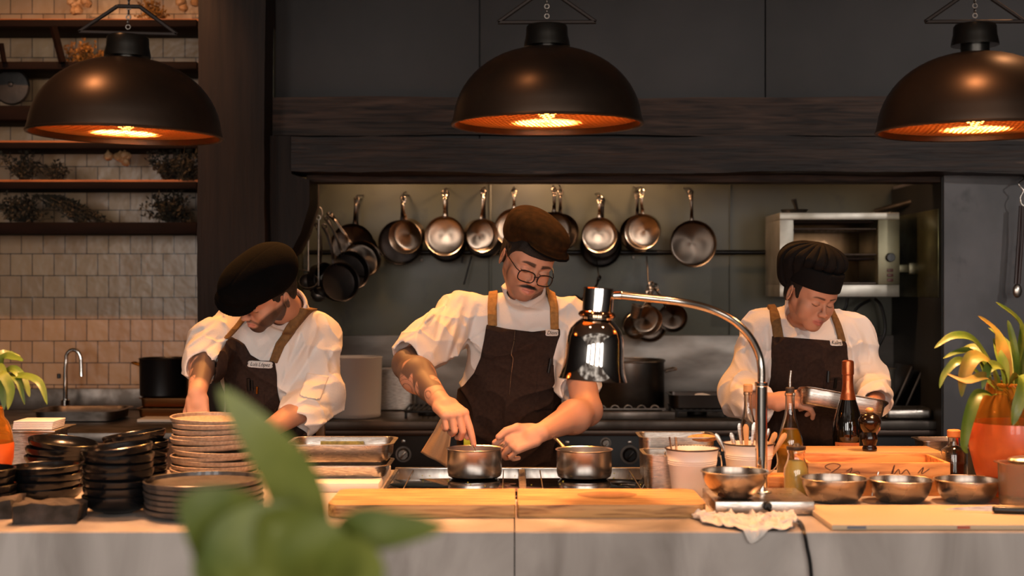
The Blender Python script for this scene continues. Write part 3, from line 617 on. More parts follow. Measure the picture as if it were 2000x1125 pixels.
# ================================================================ PENDANT LAMPS
DOMEM = mat('aged_bronze_dome', '#5c4a3d', .30, .85, '#3b3028', 3, rough2=.42)
DOMEI = mat('dome_inner_gold', '#e8b070', .5, .2)
GRIL = mat('bronze_grille', '#a06a34', .5, .6)
MILK = mat('frosted_lamp_glass', '#ff9a3c', .6, 0, emit='#ff9022', estr=1.1)
BULB = mat('lamp_bulb_glow', '#ffb060', .5, 0, emit='#ffa648', estr=16)
def pendant(px, py, d, tilt, label, neck_gap=0.0, Rpx=184):
    R = Rpx * d / F; t = thing('pendant_lamp', label, 'lamp', P(px, py, d), (0.0, tilt, 0), group='bronze dome pendants above the island')
    H = .118 * R / .25 * 1.72
    prof = []
    for k in range(17):
        a = PI/2 * k / 16; prof.append((R * (math.cos(a) ** .92 if k < 16 else 0), H * math.sin(a)))
    rn = R * .235
    outer = [p for p in prof if p[0] > rn * .6] + [(rn * .55, H * .995)]
    inner = [(max(0, r_ - .003), z - .003) for r_, z in outer][::-1]
    full = [(R + .004, -.004), (R + .004, .001)] + outer[1:] + inner[:-1] + [(R - .004, -.004), (R + .004, -.004)]
    MB().lathe(full, (0, 0, 0), 96).build('dome', DOMEM, t)
    MB().lathe([(max(0, r_ - .0045), z - .005) for r_, z in outer[1:]] , (0, 0, 0), 64).build('reflector', DOMEI, t)
    MB().torus((0, 0, -.002), R + .002, .0042, 96, 8).build('rim_ring', DOMEM, t)
    g = neck_gap
    MB().lathe([(0, H - .01), (rn * .62, H - .01), (rn * .62, H + .002 + g)] + ([(rn * 1.04, H + .002 + g)]) + [(rn * 1.02, H + .012 + g), (rn * .95, H + .03 + g), (rn * .93, H + .052 + g), (rn * .86, H + .058 + g), (0, H + .06 + g)], (0, 0, 0), 48).build('neck_cap', mat('gunmetal_cap', '#3f3c38', .3, .9), t)
    if g: MB().cyl((0, 0, H - .004), rn * .38, g + .012, 24).build('neck_stem', STEELD, t)
    # bulb, diffusing glass, mesh grille
    b = MB().sphere((0, 0, .05), (.032, .032, .04), 20).build('bulb', BULB, t)
    mb = MB(); n = 28; rr = R - .006; pit = 2 * rr / n
    for k in range(1, n):
        x = -rr + pit * k; y = math.sqrt(max(0, rr * rr - x * x))
        for (ax) in (0, 1):
            pts = [((x, yy) if ax == 0 else (yy, x)) for yy in np.linspace(-y, y, 9)]
            pts = [(math.cos(.6) * a - math.sin(.6) * b_, math.sin(.6) * a + math.cos(.6) * b_, .012 - .014 * (1 - (a * a + b_ * b_) / rr ** 2)) for a, b_ in pts]
            mb.tube(pts, .0011, 4, cap=False)
    mb.build('mesh_grille', GRIL, t, smooth=True, angle=0)
    MB().sphere((R * .82, -R * .5, .035), (.006, .006, .004), 10).build('screw', IRON, t)
    # triangular hanging bracket
    zt = H + .062 + g; mb = MB(); w_ = R * .52
    mb.tube([(-w_, 0, zt + .004), (w_, 0, zt + .004)], .0055, 6).tube([(-w_, 0, zt + .004), (-.03, 0, zt + .075)], .0055, 6).tube([(w_, 0, zt + .004), (.03, 0, zt + .075)], .0055, 6).tube([(-.03, 0, zt + .075), (.03, 0, zt + .075)], .0055, 6)
    mb.build('hanging_bracket', mat('rusty_bracket', '#2b211c', .6, .5), t)
    mb = MB()
    for k in range(6):
        mb.torus((0, 0, zt + .02 + k * .013), .006, .0018, 12, 6, Euler((PI/2, 0, (k % 2) * PI/2)).to_matrix())
    mb.build('chain', STEELD, t)
    MB().tube([(0, 0, zt + .09), (0, 0, 3.2 - P(px, py, d).z - .002)], .004, 8).build('cord', BLACKP, t)
    l = light('POINT', 'pendant_bulb', (0, 0, .055), 55.0, WARM, .03); l.parent = t
    l = light('AREA', 'pendant_downlight', (0, 0, .018), 11.5, WARM, .16); l.parent = t; l.data.spread = math.radians(112)
    return t
pendant(245, 262, 3.8, .025, 'left bronze dome pendant lamp, in front of the tiled wall')
pendant(1069, 241, 3.8, -.004, 'middle bronze dome pendant lamp, above the middle cook')
pendant(1905, 254, 3.8, -.004, 'right bronze dome pendant lamp, cut off by the picture edge', .016, 187)
# ================================================================ ISLAND
YF, YB, ZC = 3.295, 4.42, 0.9
xs = P(1005, 0, YF).x
t = thing('marble_island', 'long kitchen island clad in pale veined marble, crossing the foreground', 'kitchen island', (0, 3.8, 0))
for (a, b) in ((-2.3, xs - .0015), (xs + .0015, 2.3)):
    y0_, y1_ = YF - 3.8, YB - 3.8
    pr_ = [(y0_ + .003, ZC), (y1_, ZC), (y1_, .862), (y0_ + .04, .862), (y0_ + .04, .52), (y0_, .52), (y0_, ZC - .003)]
    n_ = len(pr_); MB().add([(a, y, z) for y, z in pr_] + [(b, y, z) for y, z in pr_], [list(range(n_)), list(range(n_, 2 * n_))[::-1]] + [[i, (i + 1) % n_, n_ + (i + 1) % n_, n_ + i] for i in range(n_)]).build('worktop', MARBLE, t, angle=.5)
    MB().bb((a, y0_ + .0005, .10), (b, y0_ + .04, .5195), .001).build('front_panel', MARBLE, t)
MB().bb((-2.3, YF - 3.8 + .05, .0), (2.3, YB - 3.8 - .02, .858)).build('carcass', RB, t)
# induction hobs with steel strips
def hob(px0, px1, label):
    y0, y1 = 3.80, 4.40; yy = 4.0; xa_, xb_ = P(px0, 0, yy).x, P(px1, 0, yy).x
    t = thing('induction_hob', label, 'hob', ((xa_ + xb_) / 2, (y0 + y1) / 2, ZC), group='black glass hobs in the island')
    w_ = (xb_ - xa_) / 2; l = (y1 - y0) / 2
    MB().bb((-w_, -l, .0005), (w_, l, .004), .0015).build('glass_plate', GLASSB, t)
    for s in (-1, 1): MB().bb((s * (w_ + .006) - .005, -l, .0005), (s * (w_ + .006) + .005, l, .0055), .001).build('side_strip', STEEL, t)
    MB().bb((-w_ - .012, l + .0005, .0005), (w_ + .012, l + .018, .009), .002).build('back_strip', STEEL, t)
    mb = MB()
    for k in range(-3, 4):
        if k % 3 == 0 and k: mb.bb((w_ * k / 4 - .0015, -l + .02, .004), (w_ * k / 4 + .0015, l - .02, .0045))
    mb.build('zone_marking', STEELD, t)
hob(757, 1014, 'black glass induction hob under the stirred saucepan')
hob(1028, 1282, 'black glass induction hob under the right saucepan')
mb = MB(); rnd = random.Random(3)
for k in range(34):
    p = onp = Vector((P(rnd.uniform(800, 1270), 0, 4.0).x, rnd.uniform(3.85, 4.3), ZC + .0056)); mb.box(p, (.005 * rnd.random() + .001, .004 * rnd.random() + .001, .0015), rot=(0, 0, rnd.random() * 3))
tag(mb.build('herb_crumbs', mat('green_crumbs', '#8a8a3a', .8)), 'tiny green herb crumbs scattered on the black hobs', 'crumbs', kind='stuff')
def saucepan_on(px, d, R, H, label, ang, hl=.16, lift=.0045):
    t = thing('saucepan', label, 'saucepan', (P(px, 0, d).x, d, ZC + lift), (0, 0, ang), group='steel saucepans on the hobs')
    MB().lathe([(0, .0), (R - .012, 0), (R - .003, .006), (R, .018), (R, H - .003), (R + .004, H), (R + .003, H + .0015), (R - .002, H - .001), (R - .002, .018), (R - .006, .006), (0, .004)], (0, 0, 0), 72).build('pan_body', mat('brushed_pan_side', '#d2c8be', .24, 1, aniso=.75), t)
    h = MB().tube(catmull([(R - .003, 0, H - .018), (R + .03, 0, H - .008), (R + hl * .6, 0, H + .012), (R + hl - .02, 0, H + .020)], 6), [.008] * 6 + [.007] * 6 + [.0085] * 7, 10, flat=.5, up=(0, 0, 1))
    h.torus((R + hl - .008, 0, H + .023), .012, .0042, 20, 8, Euler((0, -.25, 0)).to_matrix()); h.build('handle', STEEL, t)
    for s in (-1, 1): MB().sphere((R + .0, s * .008, H - .018), .004, 10).build('rivet', STEEL, t)
    return t
pan1 = saucepan_on(927, 4.21, .0805, .086, 'steel saucepan being stirred and held by the middle cook', math.radians(50), .13)
pan2 = saucepan_on(1141, 4.20, .0815, .084, 'steel saucepan standing alone on the right hob', math.radians(118), .13)
one('sauce', MB().lathe([(0, .052), (.075, .052), (.0755, .05), (0, .049)], (0, 0, 0), 40), mat('golden_sauce', '#a8672a', .15), 'golden sauce inside the stirred saucepan', 'sauce', loc=(pan1.location.x, pan1.location.y, ZC + .0045))
# wooden boards
for k, (p0, p1, lab) in enumerate(((638, 1007, 'thick wooden chopping board lying left of the marble seam'), (1011, 1382, 'thick wooden chopping board with dark round stain, right of the marble seam'))):
    y0, y1 = 3.493, 3.775; a, b = P(p0, 0, y0).x, P(p1, 0, y0).x
    bm_ = MB(); cx, cy = (a + b) / 2, (y0 + y1) / 2; w_, l = (b - a) / 2, (y1 - y0) / 2
    poly = []
    rc = .035
    for (sx, sy, a0) in ((1, 1, 0), (-1, 1, 90), (-1, -1, 180), (1, -1, 270)):
        r_ = rc if (sx < 0) == (k == 0) else .006
        for q in range(6): an = math.radians(a0 + 18 * q); poly.append((sx * (w_ - r_) + r_ * math.cos(an), sy * (l - r_) + r_ * math.sin(an)))
    n = len(poly); vs_ = []; lv = [(.965, 0), (1, .004), (1, .028), (.985, .032)]
    for (q, z) in lv: vs_ += [(x * (1 - (1 - q) * .25 * .4 / w_ * .5), y * (1 - (1 - q) * .25), z) for x, y in poly]
    fs = [list(range(n))[::-1], [3 * n + i for i in range(n)]]
    for j in range(3): fs += [[j*n+i, j*n+(i+1) % n, (j+1)*n+(i+1) % n, (j+1)*n+i] for i in range(n)]
    m_ = BOARD
    o = one('chopping_board', bm_.add(vs_, fs), m_, lab, 'chopping board', loc=(cx, cy, ZC + .0005), group='thick wooden boards on the island front')
one('board_stain', MB().lathe([(0, .0), (.075, 0), (.077, .0002), (0, .0005)], (0, 0, 0), 48, Matrix.Diagonal((1, .8, 1)), wob=lambda a, j: .03 * math.sin(3 * a + 1)), mat('burnt_stain', '#6b4424', .6, 0, '#8a5c30', 14), 'dark round scorch mark on the right wooden board', 'stain', loc=(P(1185, 0, 3.65).x, 3.66, ZC + .0328))
# white plastic boards
one('plastic_board', MB().bb((P(1625, 0, 3.31).x, 3.312, ZC + .0005), (2.2, 3.62, ZC + .0135), .003), mat('cream_cutting_plastic', '#b9a386', .5), 'large cream plastic cutting board at the right front of the island', 'cutting board')
one('board_marking', MB().bb((P(1655, 0, 3.31).x, 3.3105, ZC + .004), (P(1692, 0, 3.31).x, 3.3118, ZC + .0105)), mat('grey_print', '#6a6a70', .6), 'small grey printed mark on the edge of the cream cutting board', 'marking')
one('board_marking', MB().bb((P(1870, 0, 3.31).x, 3.3105, ZC + .004), (P(1895, 0, 3.31).x, 3.3118, ZC + .0105)), mat('red_print', '#a8503a', .6), 'small red printed mark on the edge of the cream cutting board', 'marking')
one('plastic_board', MB().bb((P(560, 0, 3.95).x, 3.93, ZC + .0005), (P(741, 0, 3.95).x, 4.33, ZC + .026), .003), WHITEP, 'white plastic board under the steel trays left of the hob', 'cutting board')
t = thing('kitchen_knife', 'black handled knife lying on the cream board at the right edge', 'knife', (P(1990, 0, 3.45).x, 3.47, ZC + .014), (0, 0, -.25))
MB().box((0, 0, .009), (.11, .02, .016), .006, seg=3).build('handle', BLACKP, t)
MB().prism([(-.055, .004), (-.055, .018), (-.14, .010), (-.17, .004)], .002).build('blade', STEEL, t)
# trays left
t = thing('steel_tray', 'empty steel tray with clear sides, upper one left of the stirred pan', 'tray', (P(672, 0, 4.22).x, 4.19, ZC + .064), (0, 0, 0), group='steel trays on the white board')
gn_pan(None, .29, .22, .052, .03, .012).build('tray_body', STEEL, t)
t = thing('steel_tray', 'steel tray lying lowest on the white board, left of the stirred pan', 'tray', (P(668, 0, 4.1).x, 4.12, ZC + .0265), (0, 0, 0), group='steel trays on the white board')
gn_pan(None, .265, .2, .036, .03, .012).build('tray_body', STEEL, t)
one('gold_leaf_paper', MB().bb((-.065, -.0005, 0), (.065, .0005, .028)), mat('yellow_green_oil', '#8d8442', .4, .3, '#5f5d33', 60), 'yellowish greasy label strip inside the upper steel tray', 'label', loc=(P(668, 0, 4.28).x, 4.282, ZC + .076))

# ---------------------------------------------------------------- crockery stacks
def bowl_proto(R, H, m, name='black_bowl', th=.004):
    n = 8; rb = R * .42
    out = [(0, 0), (rb, 0), (rb + .003, .003)] + [(rb + (R - rb) * math.sin(PI/2 * k / n) ** .8, .004 + (H - .004) * (1 - math.cos(PI/2 * k / n)) ** .9) for k in range(1, n + 1)]
    inn = [(R - th, H - .001)] + [(r_ - th, z + th * .8) for r_, z in out[-2:2:-1]] + [(rb * .6, .007), (0, .007)]
    return MB().lathe(out + [(R - th * .5, H + .0012)] + inn, (0, 0, 0), 56, wob=lambda a, j: .006 * math.sin(2 * a))
pr = {}
def stack(kind, px, d, zs_, R, H, m, labels, group, tilts=None, cat='bowl', jit=.003, seed=0):
    rnd = random.Random(seed); key = (kind, R, H)
    for i, z in enumerate(zs_):
        if key not in pr:
            o = bowl_proto(R, H, m).build(kind, m) if cat == 'bowl' else plate_proto(R, H).build(kind, m); pr[key] = o
        else: o = pr[key].copy(); COL.objects.link(o)
        ti = (tilts[i] if tilts else (0, 0))
        o.location = (P(px, 0, d).x + rnd.uniform(-jit, jit), d + rnd.uniform(-jit, jit), z); o.rotation_euler = (ti[0], ti[1], rnd.uniform(0, 6) if not tilts else 0)
        tag(o, labels(i, len(zs_)), cat, group)
ORD = ['lowest', 'second from the bottom', 'third from the bottom', 'fourth from the bottom', 'fifth from the bottom', 'sixth from the bottom', 'seventh from the bottom', 'eighth from the bottom', 'ninth from the bottom', 'tenth from the bottom', 'eleventh from the bottom', 'twelfth from the bottom', 'thirteenth from the bottom']
def labeller(what, where):
    return lambda i, n: '%s, %s, %s' % (what, 'topmost' if i == n - 1 else ORD[i], where)
stack('black_bowl', 231, 3.58, [ZC + .0005 + .0205 * k + (.001 * (k % 2)) for k in range(7)], .0875, .045, BLACKC, labeller('glossy black bowl', 'tall stack at front between slate stone and plates'), 'black bowls in the tall front stack',
      [(.0, 0), (.0, 0), (.01, .02), (0, -.03), (0, .02), (0, -.01), (.02, -.09)], seed=1)
stack('black_bowl', 88, 3.74, [ZC + .0005 + .019 * k for k in range(4)], .094, .042, BLACKC, labeller('glossy black bowl', 'left stack standing behind the slate stone'), 'black bowls in the stack behind the slate', [(0, 0), (0, 0), (0, .01), (0, -.03)], seed=2)
stack('black_bowl', 118, 3.99, [ZC + .0005 + .019 * k for k in range(6)], .0945, .042, BLACKC, labeller('glossy black bowl', 'leaning rear stack beside the steel napkin container'), 'black bowls in the leaning rear stack', [(0, 0), (0, 0), (0, .10), (0, -.02), (.0, .05), (.03, .13)], seed=3)
stack('black_bowl', 266, 4.02, [ZC + .0005 + .022 * k for k in range(6)], .088, .045, BLACKC, labeller('glossy black bowl', 'rear stack just left of the beige plates'), 'black bowls in the rear middle stack', [(0, 0), (0, 0), (0, .0), (0, -.02), (0, .0), (0, -.14)], seed=4)
stack('black_bowl', -40, 3.62, [ZC + .0005 + .02 * k for k in range(4)], .088, .045, BLACKC, labeller('black bowl', 'stack cut off by the left picture edge'), 'black bowls at the left picture edge', seed=5)
def plate_proto(R, H):
    out = [(0, 0), (R * .66, 0), (R * .72, .001), (R * .93, .0055), (R * .985, .0105), (R, H), (R + .0004, H + .002), (R - .002, H + .0036), (R - .0055, H + .0026), (R * .95, .0115), (R * .74, .0062), (0, .005)]
    return MB().lathe(out, (0, 0, 0), 64, wob=lambda a, j: .008 * math.sin(3 * a + 1))
stack('beige_plate', 420, 4.05, [ZC + .0005 + .0148 * k + .0007 * (k % 3) for k in range(13)], .124, .0175, STONEW, labeller('beige stoneware plate', 'tall uneven pile before the left cook'), 'beige plates in the tall pile',
      [(random.Random(k).uniform(-.02, .02), random.Random(k + 50).uniform(-.045, .045)) for k in range(12)] + [(.015, .03)], cat='plate', jit=.005, seed=6)
stack('dark_plate', 398, 3.56, [ZC + .0005 + .0135 * k for k in range(6)], .147, .018, GREYW, labeller('dark grey stoneware plate', 'low pile at front behind the blurred leaf'), 'dark plates in the low front pile', [(0, 0), (0, .005), (0, -.005), (0, 0), (0, .01), (.0, -.012)], cat='plate', seed=7)
# slate stones
def slate(a, b, h, seed, label):
    rnd = random.Random(seed); bm = bmesh.new(); bmesh.ops.create_cube(bm, size=1)
    for v in bm.verts: v.co = Vector((v.co.x * (b[0] - a[0]), v.co.y * (b[1] - a[1]), (v.co.z + .5) * h))
    bmesh.ops.subdivide_edges(bm, edges=bm.edges[:], cuts=9, use_grid_fill=True)
    from mathutils import noise
    for v in bm.verts:
        if v.co.z > .002: v.co += noise.noise_vector(v.co * 16 + Vector((seed * 3.7, 0, 0))) * .013 + noise.noise_vector(v.co * 60) * .004
        v.co.z = max(v.co.z, 0)
    me = bpy.data.meshes.new('slate'); bm.to_mesh(me); bm.free(); me.materials.append(SLATE); me.shade_smooth(); me.set_sharp_from_angle(angle=.5)
    o = bpy.data.objects.new('slate_stone', me); COL.objects.link(o); o.location = ((a[0] + b[0]) / 2, (a[1] + b[1]) / 2, ZC + .0005); o.rotation_euler = (0, 0, .12)
    return tag(o, label, 'stone', 'slate stones at the front left of the island')
slate((P(24, 0, 3.42).x, 3.40), (P(148, 0, 3.42).x, 3.53), .045, 1, 'rough dark slate stone in front of the left bowl stack')
slate((P(-90, 0, 3.5).x, 3.47), (P(24, 0, 3.5).x, 3.60), .04, 2, 'rough dark slate stone cut off at the left picture edge')

# napkin container
t = thing('steel_container', 'square steel container carrying a tray of napkins at far left', 'container', (P(62, 0, 4.28).x, 4.30, ZC + .0005))
gn_pan(None, .16, .18, .135, .02, .008).build('container_body', STEEL, t)
one('napkin_tray', MB().box((0, 0, .0035), (.2, .21, .006), .002), STEEL, 'flat steel tray lid under the folded napkins', 'tray', loc=(P(60, 0, 4.28).x, 4.30, ZC + .1375))
for k in range(5):
    o = one('paper_napkin', MB().box((0, 0, .0026), (.118, .118, .0048), .0015), mat('napkin_paper', '#dad8de', .9), labeller('folded white paper napkin', 'pile on the steel tray at far left')(k, 5), 'napkin', loc=(P(60, 0, 4.2).x + .001 * k, 4.27, ZC + .1455 + .005 * k), group='white napkins piled at far left')

# ---------------------------------------------------------------- vases with plants
AMB = mat('amber_glass', '#f6b24a', .05, 0, trans=.9, ior=1.2)
ORG = mat('orange_frosted_band', '#d4622a', .35, 0, '#c04e1c', 12, coat=.3)
LEAF = mat('green_houseplant_leaf', '#47601d', .45, 0, '#67732a', 18, coat=.1)
LEAFY = mat('yellowing_leaf', '#8f6d2a', .55, 0, '#6c6a28', 16)
LEAFD = mat('foreground_leaf', '#445018', .5, 0, '#6c702e', 12)
def leaf(mb, pts, w_, n=14, up=(0, 0, 1), fold=.25, wav=.0, tipr=.02, seed=0):
    c = catmull(pts, 5); L_ = len(c); vs_, fs = [], []; rnd = random.Random(seed)
    for i, p in enumerate(c):
        t_ = i / (L_ - 1); tn = (c[min(i+1, L_-1)] - c[max(i-1, 0)]).normalized(); side = tn.cross(Vector(up)).normalized(); nm = side.cross(tn)
        ww = w_ * (max(0.0, math.sin(PI * min(1, t_ ** .8))) ** .75) + .0006
        for j in (-1, -.5, 0, .5, 1):
            vs_.append(p + side * ww * j + nm * (abs(j) * ww * fold + wav * ww * math.sin(9 * t_ + j * 2 + seed)))
    for i in range(L_ - 1):
        for j in range(4): fs.append([i*5+j, i*5+j+1, (i+1)*5+j+1, (i+1)*5+j])
    nb = len(vs_); vs2 = [v - Vector((0, 0, .0006)) for v in vs_]; fs2 = [[nb + i for i in f[::-1]] for f in fs]
    return mb.add(vs_ + vs2, fs + fs2)
def vase(px, d, R, zt_, label, band):
    t = thing('amber_vase', label, 'vase', (P(px, 0, d).x, d, ZC + .0005)); H = zt_
    prof = [(0, 0), (R * .62, 0), (R * .68, .008), (R * .85, H * .2), (R * .98, H * .42), (R, H * .55), (R * .96, H * .7), (R * .82, H * .84), (R * .68, H * .9), (R * .66, H)]
    MB().lathe(prof + [(r_ - .004, z + (.004 if z < .01 else 0)) for r_, z in prof[::-1] if r_ > 0] + [(0, .004)], (0, 0, 0), 64).build('vase_body', AMB, t)
    MB().lathe([(r_ + .0012, z) for r_, z in prof if .001 < z < H * band] + [(np.interp(H * band, [p[1] for p in prof[2:]], [p[0] for p in prof[2:]]) + .0012, H * band)] , (0, 0, 0), 64).build('orange_band', ORG, t)
    MB().torus((0, 0, H), R * .66 - .002, .004, 48).build('lip', AMB, t)
    return t
v1 = vase(1988, 3.86, .128, .305, 'big amber and orange vase holding a leafy plant at right', .66)
v0 = vase(-33, 3.90, .08, .235, 'amber and orange vase cut off at the left picture edge', .6)
# right plant
t = thing('potted_plant', 'peace lily with green and yellowing leaves in the right vase', 'plant', (v1.location.x, 3.86, 1.20))
o0 = t.location
def lp(L_): return [P(x, y, d) - o0 for x, y, d in L_]
lvs = [([(1960, 770, 3.86), (1935, 715, 3.84), (1900, 665, 3.80), (1860, 657, 3.76), (1825, 680, 3.74)], .020, 0), ([(1955, 770, 3.84), (1915, 735, 3.78), (1875, 705, 3.74), (1845, 730, 3.72), (1835, 758, 3.70)], .016, 0),
       ([(1950, 765, 3.84), (1900, 690, 3.8), (1870, 688, 3.76), (1842, 700, 3.72)], .012, 0), ([(1975, 765, 3.88), (1960, 700, 3.90), (1945, 650, 3.92), (1910, 617, 3.9)], .026, 1),
       ([(1985, 765, 3.88), (1995, 690, 3.9), (1990, 630, 3.9), (1945, 590, 3.86)], .022, 0), ([(1985, 768, 3.86), (1985, 720, 3.84), (1975, 660, 3.84), (1968, 625, 3.84)], .020, 0),
       ([(1950, 770, 3.82), (1930, 710, 3.76), (1900, 700, 3.72), (1880, 740, 3.70), (1878, 775, 3.70)], .030, 1), ([(1945, 772, 3.82), (1910, 770, 3.76), (1890, 820, 3.72), (1882, 870, 3.70), (1890, 885, 3.7)], .022, 0),
       ([(1960, 765, 3.8), (1990, 735, 3.74), (2000, 750, 3.70), (1985, 800, 3.68), (1978, 830, 3.68)], .028, 0), ([(1955, 768, 3.8), (1925, 735, 3.72), (1885, 745, 3.68), (1850, 730, 3.7)], .016, 1),
       ([(1995, 765, 3.84), (2020, 700, 3.8), (2060, 680, 3.78), (2090, 720, 3.76)], .028, 0), ([(1990, 765, 3.86), (2010, 690, 3.86), (2035, 620, 3.84), (2050, 580, 3.8)], .026, 0),
       ([(1940, 770, 3.86), (1915, 700, 3.88), (1900, 680, 3.9), (1870, 690, 3.92)], .022, 0), ([(1970, 768, 3.82), (1955, 720, 3.78), (1930, 720, 3.74), (1918, 760, 3.72)], .022, 0),
       ([(1965, 765, 3.86), (1960, 720, 3.88), (1950, 690, 3.9), (1940, 660, 3.93)], .022, 0), ([(1980, 765, 3.9), (1975, 710, 3.95), (1965, 670, 4.0), (1930, 640, 4.03)], .02, 0)]
for k, (p_, w_, y_) in enumerate(lvs):
    pp = lp(p_); st = Vector((pp[0].x * .35, pp[0].y * .3, -.04))
    st0 = Vector((pp[0].x * .2, 0, -.22))
    MB().tube(catmull([st0, st, pp[0].lerp(pp[1], .25)], 4), .0022, 6).build('stem', LEAF, t)
    leaf(MB(), [pp[0].lerp(pp[1], .2)] + pp[1:], w_ * .70, fold=.35, wav=.16, seed=k, up=(0.2, -.7, .7)).build('leaf', LEAFY if y_ else LEAF, t, angle=0)
t = thing('potted_plant', 'drooping green houseplant in the amber vase at left edge', 'plant', (v0.location.x, 3.90, 1.13)); o0 = t.location
for k, (p_, w_) in enumerate((([(-20, 775, 3.9), (5, 700, 3.88), (30, 700, 3.86), (45, 705, 3.84)], .012), ([(-20, 780, 3.88), (20, 722, 3.84), (45, 740, 3.82), (58, 775, 3.8)], .013), ([(-15, 778, 3.88), (15, 735, 3.84), (35, 745, 3.8), (48, 790, 3.78)], .010),
       ([(-20, 775, 3.86), (30, 735, 3.82), (75, 745, 3.78), (92, 790, 3.76)], .012), ([(-20, 775, 3.86), (0, 730, 3.8), (20, 760, 3.78), (15, 800, 3.76)], .014), ([(-30, 775, 3.9), (-5, 700, 3.95), (15, 690, 3.97), (40, 695, 4.0)], .012), ([(-30, 775, 3.86), (-8, 720, 3.82), (3, 740, 3.8), (8, 800, 3.78)], .018))):
    pp = lp(p_); MB().tube(catmull([Vector((0, 0, -.15)), Vector((.0, 0, -.03)), pp[0].lerp(pp[1], .3)], 4), .002, 6).build('stem', LEAF, t)
    leaf(MB(), [pp[0].lerp(pp[1], .25)] + pp[1:], w_, fold=.2, wav=.1, seed=k, up=(0.2, -.7, .7)).build('leaf', LEAF, t, angle=0)
# blurred foreground plant on the bar in front of the island
t = thing('foreground_plant', 'large out of focus leafy plant nearest the camera', 'plant', (-.2, 1.3, 0.9)); o0 = t.location
for k, (p_, w_, m_) in enumerate((([(560, 1140, 1.32), (592, 1060, 1.30), (572, 950, 1.28), (505, 850, 1.26), (428, 758, 1.25)], .025, LEAFD), ([(560, 1150, 1.3), (480, 1080, 1.26), (420, 1020, 1.22), (350, 975, 1.2)], .042, LEAFD),
        ([(640, 1160, 1.28), (560, 1110, 1.22), (470, 1085, 1.2), (390, 1100, 1.18)], .050, LEAFD), ([(640, 1190, 1.28), (600, 1120, 1.24), (560, 1060, 1.22), (510, 1000, 1.2)], .045, LEAFD), ([(650, 1150, 1.3), (690, 1045, 1.26), (770, 1035, 1.24), (868, 1030, 1.22)], .019, LEAFD),
        ([(600, 1200, 1.28), (660, 1130, 1.24), (700, 1115, 1.2), (750, 1135, 1.18)], .03, LEAFD), ([(560, 1200, 1.3), (500, 1140, 1.25), (440, 1110, 1.22), (380, 1140, 1.2)], .04, LEAFD))):
    pp = lp(p_); st = Vector((0, .03, -.02 * k * 0 - .01))
    MB().tube([Vector((0.0, .03, -.02)) * 1, pp[0]], .003, 6).build('stem', LEAFD, t)
    leaf(MB(), pp, w_, fold=.15, wav=.08, seed=k, up=(0.1, -.9, .35)).build('leaf', m_, t, angle=0)
one('plant_pot', MB().lathe([(0, -.898), (.11, -.898), (.13, -.7), (.14, -.0), (.15, 0), (.15, -.02), (.13, -.04), (0, -.04)], (0, 0, 0), 40), IRON, 'tall dark planter holding the blurred foreground plant', 'planter', loc=(-.2, 1.33, .9))

# ---------------------------------------------------------------- right hand group
t = thing('steel_container', 'steel insert pan standing behind the white bucket of tongs', 'container', (P(1328, 0, 4.1).x, 4.20, ZC + .0045), group='steel inserts by the buckets')
gn_pan(None, .21, .16, .128, .02, .01).build('container_body', STEEL, t)
t = thing('steel_container', 'smaller steel insert with a rim just left of the white bucket', 'container', (P(1295, 0, 3.98).x, 4.0, ZC + .0005), group='steel inserts by the buckets')
gn_pan(None, .10, .15, .105, .02, .01).build('container_body', STEEL, t)
def bucket(px, d, label, R=.071, H=.128):
    t = thing('enamel_bucket', label, 'bucket', (P(px, 0, d).x, d, ZC + .0005), group='white enamel buckets on the island'); rb = R * .74
    f = lambda z: rb + (R - rb) * z / H
    prof = [(0, .004), (rb - .002, .002), (rb, 0), (rb + .001, .002)] + [(f(z) + e, z) for z, e in ((H*.66, 0), (H*.68, .0014), (H*.70, 0), (H*.72, .0014), (H*.74, 0), (H*.76, .0014), (H*.78, 0))] + [(R, H - .003), (R + .003, H), (R - .001, H + .001), (R - .003, H - .004), (f(.01) - .004, .008), (0, .008)]
    MB().lathe(prof, (0, 0, 0), 56).build('bucket_body', ENAMEL, t)
    MB().torus((0, 0, H), R + .001, .0024, 48).build('rim', mat('dark_enamel_rim', '#2c211c', .3), t)
    for s in (-1, 1): MB().torus((s * (R + .003), 0, H - .016), .006, .002, 14, 6, Euler((0, PI/2, 0)).to_matrix()).build('handle_lug', STEEL, t)
    a = catmull([(R + .006, 0, H - .02), (R * .9, -R * .75, H * .48), (0, -R * 1.15, H * .42), (-R * .9, -R * .8, H * .5), (-R - .006, 0, H - .02)], 8) if False else catmull([(R + .006, 0, H - .02), (R * 1.0, -R * .6, H * .55), (R * .35, -R * 1.12, H * .30)], 8)
    MB().tube(a, .0018, 6).build('bail_handle', STEEL, t)
    return t
b1 = bucket(1352, 3.87, 'white enamel bucket, front one beside the end of the wooden board')
b2 = bucket(1462, 4.0, 'white enamel bucket crammed with spoons behind the steel bowl')
one('kitchen_tongs', MB().tube([(-.045, .0, .04), (-.062, 0, .15)], .005, 8, flat=.5).tube([(-.04, 0, .04), (-.046, -.01, .15)], .0035, 8), STEEL, 'steel tweezers leaning in the front white bucket', 'tweezers', loc=(b1.location.x, 3.87, ZC + .01))
one('red_food', MB().sphere((0, 0, 0), (.045, .03, .012), 16), mat('reddish_food', '#9a5a35', .6, 0, '#c08a50', 60), 'pale reddish food heaped on the insert behind the front bucket', 'food', loc=(P(1375, 0, 4.1).x, 4.14, ZC + .128))
WOODSP = mat('boxwood_spoon', '#b98a58', .5); rnd = random.Random(11)
